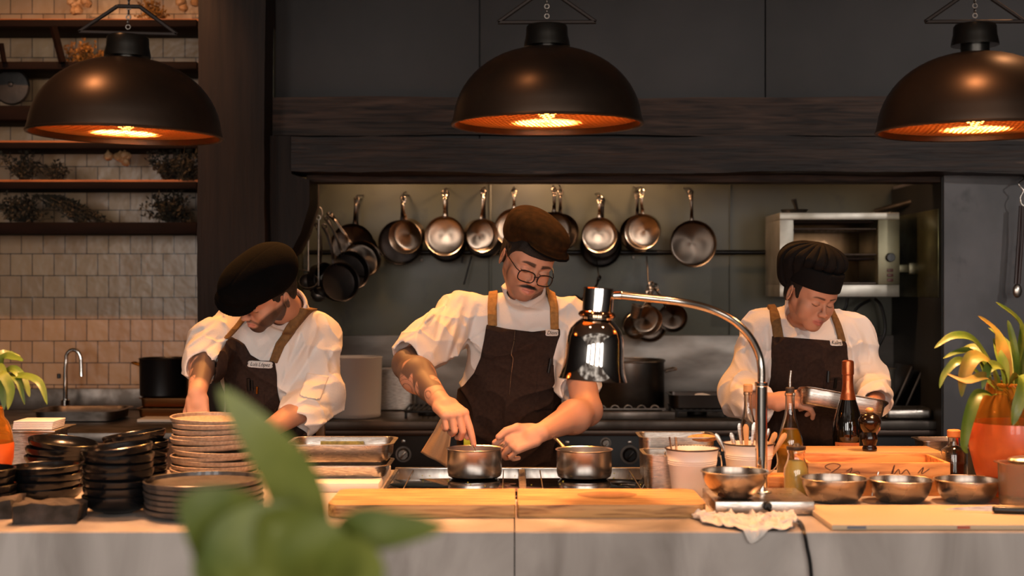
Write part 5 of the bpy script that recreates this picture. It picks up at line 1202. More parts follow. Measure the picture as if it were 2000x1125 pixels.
def head_col(v, o, M, s, skin, lips=(.55, .22, .17), brow=(.05, .03, .02), female=False, beard=0.0, mous=0.0, lashes=True, blush=.1):
    """albedo of the face in head space: lips, brows, lashes, stubble"""
    A = np.array(M, dtype=f32); q = ((v - V3(o)) @ A) / s; x, y, z = q[:, 0], q[:, 1], q[:, 2]; ax = np.abs(x)
    c = np.tile(np.array(skin, dtype=f32), (len(v), 1)); near = (np.abs(z) < .16) & (np.abs(y) < .14) & (ax < .1)
    def paint(mask, col, a=1.0):
        m = (np.clip(mask, 0, 1) * a * near)[:, None]; c[:] = c * (1 - m) + np.array(col, dtype=f32) * m
    sm = lambda d, w_: np.clip(.5 - d / w_, 0, 1)
    fr = y < -.045
    paint(np.exp(-((ax - .042) / .02) ** 2 - ((z + .03) / .022) ** 2) * fr, (.62, .22, .14), blush)
    paint(np.exp(-((ax) / .016) ** 2 - ((z + .035) / .014) ** 2) * fr, (.60, .22, .15), blush)
    if beard:
        jaw = sm(z + .058 - 1.15 * np.maximum(0, ax - .034), .014) * (z > -.13)
        lipz = np.hypot(x / .028, (z + .068) / .016) - 1
        paint(jaw * sm(-lipz, .3) * (y < .02), (.045, .028, .02), beard)
    if mous:
        e = np.hypot(x / (.034), (z + .0545 + 7 * x * x) / .0062) - 1; paint(sm(e, .5) * fr * (y < -.06), (.04, .025, .018), mous)
    e = np.hypot(x / .0235, (z + .0685) / (.0095 + (.0015 if female else 0))) - 1; paint(sm(e, .3) * (y < -.078), lips, .85)
    paint(sm(np.abs(z + .0673 + 3 * x * x * 0) - .0007, .0012) * (ax < .022) * (y < -.075), (.14, .04, .035), .8)
    bz = .0185 + .10 * (ax - .012) - 5.0 * np.maximum(0, ax - .032) ** 2 * 3; th = (.0050 if not female else .0028) * np.clip(1.5 - (ax / .05) ** 2, .25, 1.3)
    paint(sm(np.abs(z - bz) - th, .003) * sm(np.abs(ax - .031) - .021, .006) * (y < -.05), brow, .92)
    if lashes:
        lz = -.0115 + 18 * (ax - .031) ** 2; paint(sm(np.abs(z - lz) - .0015, .0018) * sm(np.abs(ax - .031) - .0160, .003) * (y < -.06), (.03, .018, .015), .95)
        lz = .0035 - 12 * (ax - .031) ** 2; paint(sm(np.abs(z - lz) - .0006, .0022) * sm(np.abs(ax - .031) - .0145, .004) * (y < -.06), (.30, .13, .08), .5)
    return c
def hand_ops(sd, wrist, fwd, back, thumb_side, curls, s=1.0, thumb=None, spread=.06, lens=None, kf=.0022):
    """a hand: fwd wrist->knuckles, back = normal of the back of the hand, thumb_side +1/-1 picks the lateral side; curls: five (a,b,c) joint angles, index..little; returns finger joints"""
    wr, f, b = Vector(wrist), Vector(fwd).normalized(), Vector(back).normalized(); b = (b - f * b.dot(f)).normalized(); l = f.cross(b) * thumb_side
    J = {}; pal = wr + f * .045 * s
    sd.u(S_cone(wr, wr + f * .03 * s, .0235 * s, .024 * s), .012)
    Mx = np.array(Matrix((f, l, b)).transposed(), dtype=f32)
    sd.u(S_rbox(wr + f * .052 * s - b * .001, (.042 * s, .036 * s, .0145 * s), .0135 * s, Mx), .014)
    mc = [(.092, .028), (.095, .0095), (.090, -.009), (.081, -.0265)]; ln = [(.041, .025, .021), (.045, .028, .022), (.041, .026, .021), (.032, .020, .019)]; rr = [.0094, .0096, .0090, .0080]
    for i in range(4):
        base = wr + f * mc[i][0] * s + l * mc[i][1] * s - b * .001; ang = 0; d0 = (f + l * spread * (1.5 - i)).normalized(); pts = [base]; p = base
        ax = d0.cross(b)
        for j in range(3):
            ang += curls[i][j]; d = (d0 * math.cos(ang) - b * math.sin(ang)).normalized(); p = p + d * ln[i][j] * s * (lens[i] if lens else 1); pts.append(p)
        r_ = rr[i] * s
        sd.u(S_cone(wr + f * .03 * s + l * mc[i][1] * s * .7, base, r_ * 1.05, r_ * 1.15), .008)
        sd.u(S_sph(base + b * .002, r_ * 1.12), .006)
        sd.u(S_path(pts, [r_ * 1.08, r_ * 1.0, r_ * .93, r_ * .80]), kf)
        J[i] = pts
    tb = wr + f * .020 * s + l * .022 * s - b * .006 * s
    if thumb is None: thumb = [(f * .75 + l * .55 - b * .35), (f * .95 + l * .1 - b * .35), (f * 1.0 - l * .1 - b * .3)]
    pts = [tb]
    for d, L_ in zip(thumb, (.044, .034, .027)): pts.append(pts[-1] + Vector(d).normalized() * L_ * s)
    sd.u(S_cone(pts[0], pts[1], .0165 * s, .0125 * s), .012); sd.u(S_path(pts[1:], [.0118 * s, .0112 * s, .0092 * s]), .004)
    J['t'] = pts
    return J, (f, l, b)
def nails(J, fr, parent, mcol, off, s=1.0, skip=()):
    f, l, b = fr; mb = MB()
    for k, pts in J.items():
        if k in skip: continue
        d = (pts[-1] - pts[-2]).normalized(); lat = l if k != 't' else (f.cross(d)).normalized()
        n = d.cross(lat).normalized()
        if n.dot(b) < 0 and k != 't': n = -n
        if k == 't' and n.dot(Vector((0, -1, .3))) < 0: n = -n
        M = Matrix((d, lat, n)).transposed()
        mb.sphere(pts[-1] + d * .001 + n * .0052 * s, (1, 1, 1), 10) if False else mb.lathe([(0, -1), (.7, -.7), (1, 0), (.7, .7), (0, 1)], pts[-1] + d * .0005 + n * (.0066 if k != 't' else .0078) * s, 12, M @ Matrix.Diagonal((.0062 * s, .0048 * s, .0016)))
    return mb.build('fingernails', mcol, parent, off=off, angle=0)
# ================================================================ THE THREE COOKS
JACKET = mat('white_cotton_jacket', '#e2dbd5', .85, 0, bump=.25, bscale=260)
APRON = mat('brown_apron_twill', '#362822', .9, 0, '#2e211c', 90, bump=.3, bscale=500, spec=.2)
STRAPT = mat('tan_strap_webbing', '#a87a42', .8, 0, '#8f6636', 80, bump=.3, bscale=400)
STRAPD = mat('brown_strap_webbing', '#7a5830', .8, 0, '#664826', 80, bump=.3, bscale=400)
PATCH = mat('white_name_patch', '#d8d2cc', .8); INK = mat('black_stitching', '#1a1614', .8)
HAIR = mat('dark_hair', '#120d0a', .6, 0, '#1e1510', 200, bump=.6, bscale=500)
CAPB = mat('brown_wool_cap', '#38230f', .95, 0, '#27180b', 40, bump=.4, bscale=380, spec=.1)
CAPK = mat('black_wool_cap', '#030303', .95, 0, '#060505', 40, bump=.3, bscale=380, spec=.1)
TOQ = mat('black_toque_cotton', '#0d0b0b', .85, 0, bump=.3, bscale=400, spec=.2)
TROU = mat('black_trousers', '#141215', .85); SHOE = mat('black_shoes', '#0c0b0b', .4)
NAIL = mat('finger_nail', '#b5806a', .3)
def headM(yaw, pitch, roll): return Matrix.Rotation(math.radians(roll), 3, 'Y') @ Matrix.Rotation(math.radians(yaw), 3, 'Z') @ Matrix.Rotation(math.radians(pitch), 3, 'X')
def xz(px, py, d): v = P(px, py, d); return (v.x, v.z)
def trace_y(sol, x, z, off, y0=4.3, it=60):
    p = np.stack([np.asarray(x, dtype=f32), np.full(len(x), y0, dtype=f32), np.asarray(z, dtype=f32)], 1)
    for _ in range(it): p[:, 1] += np.clip(sol.ev(p) - off, -.01, .03) * .85
    return p
def shell(base, off, th, poly, ymax=None, disp=None, rnd=.0015, extra=None):
    pf = poly_sdf(poly) if poly is not None else None
    def post(p, d):
        if disp is not None: d = d - disp(p)
        e = np.maximum(d - off - th / 2, -(d + .006))
        if pf is not None: e = smax(e, pf(p[:, 0], p[:, 2]), rnd)
        if ymax is not None: e = np.maximum(e, p[:, 1] - ymax)
        if extra is not None: e = extra(p, e)
        return e
    return post
class Shell(Solid):
    def __init__(s, base, post): s.base = base; s.ops = base.ops; s.p2 = post
    def ev(s, p, ops=None): return s.p2(p, s.base.ev(p, ops)).astype(f32)
def person(label, foot):
    return thing('person', label, 'person', foot)
def name_tag(text, base, cx, cz, w_, h_, ang, off, parent, root, y0=4.3):
    M = np.array([[math.cos(ang), -math.sin(ang)], [math.sin(ang), math.cos(ang)]]); n = 36
    poly = []
    for k in range(n):
        t = k / n * 2 * PI; ex = abs(math.cos(t)) ** .35 * math.copysign(1, math.cos(t)); ez = abs(math.sin(t)) ** .35 * math.copysign(1, math.sin(t)); wv = 1 + .05 * (k % 2)
        q = M @ np.array([ex * w_ / 2 * wv, ez * h_ / 2 * wv]); poly.append((cx + q[0], cz + q[1]))
    pts = np.array(poly, dtype=f32); c = trace_y(base, [cx], [cz], off, y0)[0]; front = trace_y(base, pts[:, 0], pts[:, 1], off, y0)
    vs_ = [tuple(c)]; fs = []; cc = np.array([[cx, cz]], dtype=f32)
    for q_ in (.25, .5, .75, 1.0): r_ = cc + (pts - cc) * q_; vs_ += [tuple(v) for v in trace_y(base, r_[:, 0], r_[:, 1], off, y0)]
    vs_ += [(v[0], v[1] + .004, v[2]) for v in front]
    fs = [[0, 1 + k, 1 + (k + 1) % n] for k in range(n)]
    for j in range(4): fs += [[1 + j*n + k, 1 + (j+1)*n + k, 1 + (j+1)*n + (k + 1) % n, 1 + j*n + (k + 1) % n] for k in range(n)]
    pt = MB().add(vs_, fs).build('name_patch', PATCH, parent, off=root, angle=0)
    me = text_mesh(text, h_ * .82, 0, .25); v = np.array([tuple(q.co) for q in me.vertices]); wd = np.ptp(v[:, 0]); v[:, 0] *= w_ * .82 / wd
    q = v[:, :2] @ M.T; tr = trace_y(base, cx + q[:, 0], cz + q[:, 1], off + .0022, y0)
    for i, vt in enumerate(me.vertices): vt.co = Vector(tuple(tr[i])) - Vector(root)
    o = bpy.data.objects.new('lettering', me); COL.objects.link(o); me.materials.append(INK); o.parent = pt
def legs(root, hips, feet, parent, m=TROU):
    L = Solid(); hx = Vector(hips)
    L.u(S_ell(hx, (.17, .12, .12)))
    for s_, ft in zip((-1, 1), feet):
        kn = Vector(ft) * .5 + (hx + Vector((s_ * .09, 0, 0))) * .5 + Vector((0, -.03, 0)); kn.z = .52
        L.u(S_cone(hx + Vector((s_ * .09, 0, -.02)), kn, .095, .068), .05); L.u(S_cone(kn, Vector(ft) + Vector((0, 0, .1)), .066, .058), .02)
    solid_obj('trousers', L, (hx.x - .35, hx.y - .25, .04), (hx.x + .35, hx.y + .3, hx.z + .16), .012, m, parent, off=root)
    for ft in feet:
        S = Solid(); f_ = Vector(ft); S.u(S_cone(f_ + Vector((0, .03, .05)), f_ + Vector((0, -.12, .035)), .048, .04)); S.u(S_cone(f_ + Vector((0, .02, .06)), f_ + Vector((0, .02, .11)), .045, .045), .02)
        S.i(lambda p: (.002 - p[:, 2]))
        solid_obj('shoe', S, f_ + Vector((-.08, -.2, -.02)), f_ + Vector((.08, .12, .18)), .008, SHOE, parent, off=root)
def torso_ops(S, neck, shl, shr, chest, belly, hips, s=1.0, inf=0.0, k=.06):
    S.u(S_ell(chest, (.165 * s + inf, .115 * s + inf, .19 * s + inf))); S.u(S_ell(belly, (.155 * s + inf, .118 * s + inf, .20 * s + inf)), k); S.u(S_ell(hips, (.168 * s + inf, .122 * s + inf, .16 * s + inf)), k)
    for a in (shl, shr):
        S.u(S_cone(Vector(neck) + Vector((0, .01, -.02)), a, .052 * s + inf, .056 * s + inf), k)
        S.u(S_cone(Vector(chest) + Vector((0, 0, .06)), a, .09 * s + inf, .06 * s + inf), k)
def flatcap(hd, o, M, s, m, parent, root, name='flat_cap', big=1.0, seed=1, tilt=.0, brimcol=None, dy=0.0, dz=0.0, h=.0028, side=False):
    A = np.array(M, dtype=f32); W = lambda x, y, z: V3(o) + A @ (np.array([x, y + dy, z + dz], dtype=f32) * s); q = s * big
    A2 = A @ np.array(Matrix.Rotation(.18 + tilt, 3, 'X'), dtype=f32); S = Solid()
    S.u(S_ell(W(0, .012, .072), (.088 * q, .112 * q, .050 * q), A2)); S.u(S_ell(W(0, -.035, .078), (.080 * q, .085 * q, .034 * q), A2), .03); S.u(S_ell(W(0, .05, .062), (.082 * q, .075 * q, .052 * q), A2), .03)
    if side: S.u(S_ell(W(0, .030, .032), (.0875 * q, .106 * q, .060 * q), A2), .02)
    A3 = A @ np.array(Matrix.Rotation(.30 + tilt, 3, 'X'), dtype=f32)
    S.u(S_ell(W(0, -.088, .048), (.074 * q, .050 * q, .008 * q), A3), .010)
    S.s(S_ell(W(0, .010, .018), (.079 * s, .099 * s, .068 * s), A2), .004)
    n1 = sines(seed, 28); n2 = sines(seed + 5, 60)
    def post(p, d):
        l = (p - V3(o)) @ A / s; th = np.arctan2(l[:, 0], -(l[:, 1] - .01)); seam = np.exp(-((l[:, 0]) / .004) ** 2) * .0008
        return d + .0022 * np.abs(n1(p)) * 1.2 - .0008 * n2(p) + seam * (l[:, 2] > .09)
    S.post = post; c = V3(o)
    cap = solid_obj(name, S, c - .22, c + .24, h, m, parent, off=root)
    R = Solid(); R.u(S_ell(W(0, -.091, .0435), (.076 * q, .054 * q, .0050 * q), A3)); R.s(S_ell(W(0, .010, .018), (.078 * s, .098 * s, .066 * s), A2), .002)
    solid_obj('brim', R, c - .2, c + .2, .0028, brimcol or m, cap, off=root)
    return cap
def hair_shell(o, M, s, parent, root, zlow=-.02, seed=3, thick=.008, front=-.062, m=None, ztop=.075, nape=-.06, name='hair', fr_=.056):
    A = np.array(M, dtype=f32); S = Solid(); W = lambda x, y, z: V3(o) + A @ (np.array([x, y, z], dtype=f32) * s)
    S.u(S_ell(W(0, .018, .035), ((.074 + thick) * s, (.094 + thick) * s, (.082 + thick) * s), A)); S.u(S_ell(W(0, -.03, .03), ((.062 + thick * .8) * s, (.058 + thick) * s, (.078 + thick) * s), A), .02); S.u(S_ell(W(0, .045, -.02), ((.060 + thick) * s, (.052 + thick) * s, .06 * s), A), .02)
    if fr_ < .05: S.u(S_ell(W(0, -.052, .054), ((.058 + thick * .8) * s, (.041 + thick * .8) * s, .046 * s), A), .012)
    nz = sines(seed, 260, 8)
    def post(p, d):
        l = (p - V3(o)) @ A / s; ax = np.abs(l[:, 0]); y, z = l[:, 1], l[:, 2]
        line = np.where(y < -.03, .052 - .35 * np.maximum(0, ax - .03) * 0, np.where(y < .005, zlow + (-.03 - y) * 1.2 * -1 * 0 + .0, np.where(y < .03, .01, nape)))
        hl = np.interp(y, [-.12, -.066, -.042, -.024, -.008, .0, .03, .06, .12], [fr_ + .006 * 0, fr_, fr_ - .012, zlow + .02, zlow, .015, .0, nape, nape])
        e = np.maximum(d + .0022 * nz(p), (hl - z) * .7)
        return e
    S.post = post; c = V3(o)
    return solid_obj(name, S, c - .17, c + .17, .0026, m or HAIR, parent, off=root)
TAT = None
def tattoo_col(v, c, a, b, r, seed, cover=.0, t0=-.1, t1=.95, sc=1.0):
    """inked skin along the forearm a->b: swirling bands"""
    a, b = V3(a), V3(b); ab = b - a; q = v - a; t = (q @ ab) / (ab @ ab); dist = np.sqrt(((q - t[:, None] * ab) ** 2).sum(1))
    n1, n2, n3 = sines(seed, 34 * sc, 5), sines(seed + 1, 75 * sc, 6), sines(seed + 2, 150 * sc, 6)
    f = n1(v) + .55 * n2(v) + .2 * n3(v) + .25 * np.sin(60 * t * .6 + 6 * n1(v)) + cover; lines = np.abs(np.sin(9 * n1(v) + 5 * n2(v))) < .24
    ink = np.clip((f + .05) / .14, 0, 1) * .85; ink = np.maximum(ink, lines * .62)
    m = ink * (t > t0) * (t < t1) * np.clip((t1 - t) / .08, 0, 1) * (dist < r)
    return c * (1 - m[:, None] * .93) + np.array([.030, .030, .027], dtype=f32) * m[:, None] * .93

# ================================================================ MIDDLE COOK
def middle():
    root = Vector((P(1000, 0, 4.93).x, 4.93, 0)); t = person('young man cook in brown flat cap and glasses stirring a saucepan, middle of the kitchen', root)
    D = 4.84; neck = P(1034, 592, 4.83); shr_ = P(906, 622, 4.86); shl = P(1118, 634, 4.87); chest = P(1012, 700, D); belly = P(992, 800, 4.87); hips = P(990, 910, 4.93)
    o = P(1029, 507, 4.66); M = headM(25, 20, 14); sk = (.54, .28, .185); s = 1.03
    elr, wrr = P(797, 712, 4.57), P(862, 786, 4.315); ell_, wrl = P(1146, 802, 4.60), P(1056, 845, 4.33)
    B = Solid(); torso_ops(B, neck, shr_, shl, chest, belly, hips, 1.0, -.012)
    W = head_ops(B, o, M, s)
    B.u(S_cone(W(0, .025, -.05), neck, .054, .060), .02); 
    B.u(S_cone(shr_, elr, .055, .047), .03); B.u(S_cone(elr, elr.lerp(wrr, .3), .050, .052), .02); B.u(S_cone(elr.lerp(wrr, .3), wrr, .052, .0285), .03)
    B.u(S_cone(shl, ell_, .055, .047), .03); B.u(S_cone(ell_, ell_.lerp(wrl, .3), .050, .050), .02); B.u(S_cone(ell_.lerp(wrl, .3), wrl, .050, .028), .03)
    f1 = Vector((.42, -.80, -.28)); b1 = Vector((-.05, -.30, .95))
    J1, F1 = hand_ops(B, wrr, f1, b1, -1, [(1.02, .15, .10), (1.15, 1.0, .6), (1.18, 1.25, .6), (1.2, 1.35, .6)], 1.12, thumb=[Vector((.55, -.55, -.6)), Vector((.35, -.45, -.8)), Vector((.25, -.2, -.9))], spread=.10)
    f2 = Vector((-.86, -.22, -.28)); b2 = Vector((-.22, -.78, .45))
    J2, F2 = hand_ops(B, wrl, f2, b2, 1, [(.60, .95, .6), (.7, 1.1, .6), (.75, 1.2, .6), (.8, 1.25, .6)], 1.08, thumb=[Vector((-.85, -.40, .18)), Vector((-.88, -.25, -.25)), Vector((-.70, -.20, -.55))], spread=.05)
    def colf(v):
        c = head_col(v, o, M, s, sk, brow=(.035, .02, .014), beard=.38, mous=1.0)
        return tattoo_col(v, c, elr, wrr, .085, 4, .10)
    solid_obj('body', B, (-.75, 4.1, .85), (.4, 5.05, 1.75), .0024, SKIN, t, colf, 1, off=root)
    nails({k: v for k, v in J2.items() if k == 't'}, F2, t, NAIL, root); nails({0: J1[0]}, F1, t, NAIL, root, 1.1)
    # jacket
    cuf = P(812, 694, 4.60); cufl = P(1128, 742, 4.70)
    K = Solid(); torso_ops(K, neck, shr_, shl, chest, belly, hips, 1.0, .012, .05); nt = len(K.ops)
    K.u(S_cone(shr_ + Vector((0, 0, .0)), cuf.lerp(shr_, .25), .070, .076), .04); K.u(S_cone(cuf.lerp(shr_, .3), cuf, .076, .066), .03)
    dcu = (cuf - shr_).normalized(); K.u(S_cone(cuf.lerp(shr_, .16), cuf + dcu * .006, .074, .073), .008)
    K.u(S_cone(shl, cufl, .070, .070), .04); dcl = (cufl - shl).normalized(); K.u(S_cone(cufl.lerp(shl, .12), cufl + dcl * .012, .073, .070), .006)
    K.s(S_cone(cuf + dcu * .012, cuf + dcu * .22, .060, .075), .004); K.s(S_cone(cufl + dcl * .05, cufl + dcl * .2, .062, .075), .004)
    nd = (Vector(W(0, .03, -.05)) - neck).normalized(); Mc = nd.to_track_quat('Z', 'Y').to_matrix()
    K.u(S_ecyl(neck + nd * .040, .072, .078, .050, Mc, .006), .010); K.s(S_cone(neck - nd * .03, neck + nd * .2, .058, .070), .006);
    pl = lambda *a: [xz(x, y, 4.75) for x, y in a]
    folds = lines_disp([(pl((880, 575), (862, 620), (858, 665)), -.008, .008), (pl((905, 580), (892, 640), (880, 700)), .008, .010), (pl((935, 600), (915, 660), (900, 720)), -.008, .009), (pl((925, 590), (900, 680), (888, 745)), .007, .010),
        (pl((870, 600), (845, 625), (815, 640)), -.007, .007), (pl((852, 590), (835, 630), (800, 660)), .007, .009), (pl((900, 600), (870, 640), (850, 690)), .006, .008), (pl((968, 620), (985, 640), (1010, 640)), -.004, .008),
        (pl((1000, 610), (1030, 640), (1060, 610)), -.005, .012), (pl((1110, 600), (1100, 660), (1105, 720)), -.005, .008), (pl((885, 745), (880, 700), (895, 660)), -.006, .006), (pl((840, 610), (815, 650), (790, 665)), -.005, .006), (pl((875, 560), (850, 590), (835, 610)), .006, .01)])
    n1, n2 = sines(21, 22), sines(22, 48)
    K.post = lambda p, d: d - folds(p) - .013 * (np.exp(-np.abs(n1(p)) * 8) - .35) - .006 * np.exp(-np.abs(n2(p)) * 6); K2 = Solid(K.ops[:nt], K.post)
    solid_obj('jacket', K, (-.75, 4.4, .82), (.4, 5.1, 1.72), .0038, JACKET, t, None, 1, off=root)
    # apron
    N2 = sines(31, 18)
    af = lines_disp([(pl((930, 730), (1000, 800), (1060, 830)), .004, .02), (pl((900, 800), (960, 850), (1040, 870)), -.004, .015), (pl((880, 870), (930, 850), (1000, 880)), .004, .015), (pl((1060, 780), (1075, 830), (1060, 890)), -.004, .012)])
    poly = [xz(x, y, 4.73) for x, y in ((950, 634), (990, 642), (1040, 648), (1094, 642), (1097, 690), (1094, 740), (1100, 800), (1108, 860), (1112, 960), (1112, 1200), (862, 1200), (862, 960), (866, 860), (872, 780), (905, 755), (925, 730), (938, 700), (945, 665))]
    ap = Shell(K2, shell(K, .0085, .0045, poly, 4.99, lambda p: af(p) + .0018 * N2(p)))
    A = solid_obj('apron', ap, (-.35, 4.6, .45), (.25, 5.02, 1.46), .0036, APRON, t, None, 1, off=root)
    for nm, pts in (('strap', ((953, 636), (952, 600), (954, 560), (958, 525), (976, 525), (972, 560), (970, 600), (971, 637))), ('strap', ((1075, 643), (1074, 600), (1066, 560), (1060, 530), (1074, 528), (1084, 560), (1091, 600), (1091, 643)))):
        st = Shell(K, shell(K, .0075, .0032, [xz(x, y, 4.76) for x, y in pts], 4.9)); solid_obj(nm, st, (-.12, 4.6, 1.25), (.2, 4.95, 1.56), .003, STRAPT, t, None, 1, off=root)
    name_tag('Dioni', K2, *xz(1078, 650, 4.73), .042, .021, -.03, .0145, A, root)
    pk = Shell(K2, shell(K, .0118, .0022, [xz(x, y, 4.73) for x, y in ((1052, 712), (1090, 712), (1082, 802), (1042, 802))], 4.9, lambda p: af(p) + .0018 * N2(p))); solid_obj('pocket', pk, (0, 4.6, 1.0), (.2, 4.9, 1.25), .0032, APRON, A, off=root)
    def onap(pts, off): q = np.array([xz(x, y, 4.72) for x, y in pts]); return [Vector(tuple(v)) - root for v in trace_y(K2, q[:, 0], q[:, 1], off)]
    MB().tube(catmull(onap(((1006, 646), (1004, 668), (999, 690), (1002, 702), (998, 735), (995, 772)), .017), 5), [.0036] * 12 + [.0028] * 7 + [.0016] * 7, 8, flat=.6).build('plating_tweezers', STEEL, A)
    MB().tube(onap(((1076, 700), (1071, 728)), .018), [.0055, .0055], 10).build('pen', BLACKP, A)
    # towel tail at his side
    c0 = P(870, 815, 4.70) - root; tw = MB(); q = [P(x, y, d) - root for x, y, d in ((866, 812, 4.70), (884, 812, 4.68), (872, 912, 4.66), (850, 912, 4.68), (821, 884, 4.72))]
    n = 16; vs_ = []
    for j in range(n + 1):
        v = j / n; l_ = q[0].lerp(q[4], v); r_ = q[1].lerp(q[2], v)
        for i in range(n + 1): u = i / n; w_ = l_.lerp(r_, u); w_.y += .008 * math.sin(u * 9 + v * 2); vs_.append(w_)
    tw.add(vs_, [[j*(n+1)+i, j*(n+1)+i+1, (j+1)*(n+1)+i+1, (j+1)*(n+1)+i] for j in range(n) for i in range(n)])
    o_ = tw.build('side_towel', mat('beige_towel', '#a8896a', .9, bump=.3, bscale=300), t, angle=0); m_ = o_.modifiers.new('t', 'SOLIDIFY'); m_.thickness = .004
    MB().box(P(912, 862, 4.58) - root, (.022, .006, .038), .002).build('yellow_tag', mat('lime_yellow_tag', '#b4b820', .5), t)
    legs(root, hips, (root + Vector((-.12, .0, 0)), root + Vector((.12, .02, 0))), t)
    hair_shell(o, M, s, t, root, -.005, 3, .009, nape=-.05, fr_=.044)
    flatcap(None, o, headM(32, 17, 15), s, CAPB, t, root, big=1.04, seed=9, tilt=-.06, brimcol=mat('dark_brim_wool', '#0f0c0a', .9, spec=.1), dz=.030, side=True)
    ms = Solid()
    for sx in (-1, 1): ms.u(S_cone(W(sx * .030, -.0855, -.0610), W(sx * .015, -.0940, -.0555), .0010 * s, .0024 * s), .002); ms.u(S_cone(W(sx * .015, -.0945, -.0555), W(sx * .002, -.0975, -.0545), .0024 * s, .0022 * s), .003)
    nm_ = sines(77, 900); ms.post = lambda p, d: d + .0006 * nm_(p)
    solid_obj('moustache', ms, V3(o) - .16, V3(o) + .12, .0016, HAIR, t, off=root)
    # glasses: resting low on the nose
    g = MB(); A_ = np.array(M, dtype=f32); G = lambda x, y, z: Vector(tuple(V3(o) + A_ @ (np.array([x, y, z], dtype=f32) * s))) - root
    zc_, hw, hh = -.018, .0272, .0182; lens = []
    for sx in (-1, 1):
        pts = []
        for k in range(25):
            a = 2 * PI * k / 24; ex = abs(math.cos(a)) ** .6 * math.copysign(1, math.cos(a)); ez = abs(math.sin(a)) ** .7 * math.copysign(1, math.sin(a))
            x = sx * .0325 + hw * ex; z = zc_ + hh * ez; pts.append(G(x, -.112 + .35 * (abs(x) - .01) * .5 + .0 * z, z))
        g.tube(pts, .0021, 8, cap=False); lens.append(pts)
        g.tube([G(sx * .058, -.102, zc_ + .010), G(sx * .066, -.09, zc_ + .012), G(sx * .078, -.04, .004), G(sx * .080, .01, .010), G(sx * .078, .03, -.008)], .0016, 8)
    g.tube(catmull([G(-.008, -.110, zc_ + .004), G(0, -.113, zc_ + .008), G(.008, -.110, zc_ + .004)], 4), .0015, 8)
    gl = g.build('glasses', mat('dark_spectacle_frame', '#1c1512', .3), t)
    for pts in lens:
        c = sum(pts[:-1], Vector()) / (len(pts) - 1); MB().add([c] + pts[:-1], [[0, 1 + k, 1 + (k + 1) % 24] for k in range(24)]).build('lens', mat('thin_lens_glass', '#ffffff', .0, 0, trans=1, ior=1.03), gl)
    # spoon in his hand
    sp_ = J1[0][3] + Vector((-.004, -.004, .0)); e = Vector((pan1.location.x + .018, 4.205, .945))
    dv = (e - sp_).normalized()
    one('stirring_spoon', MB().tube([sp_ - dv * .07, sp_, e], [.0035, .003, .0045], 8, flat=.6).sphere(e + Vector((0, 0, -.004)), (.014, .02, .006), 12), STEEL, 'steel spoon held by the middle cook, dipping into the saucepan', 'spoon')

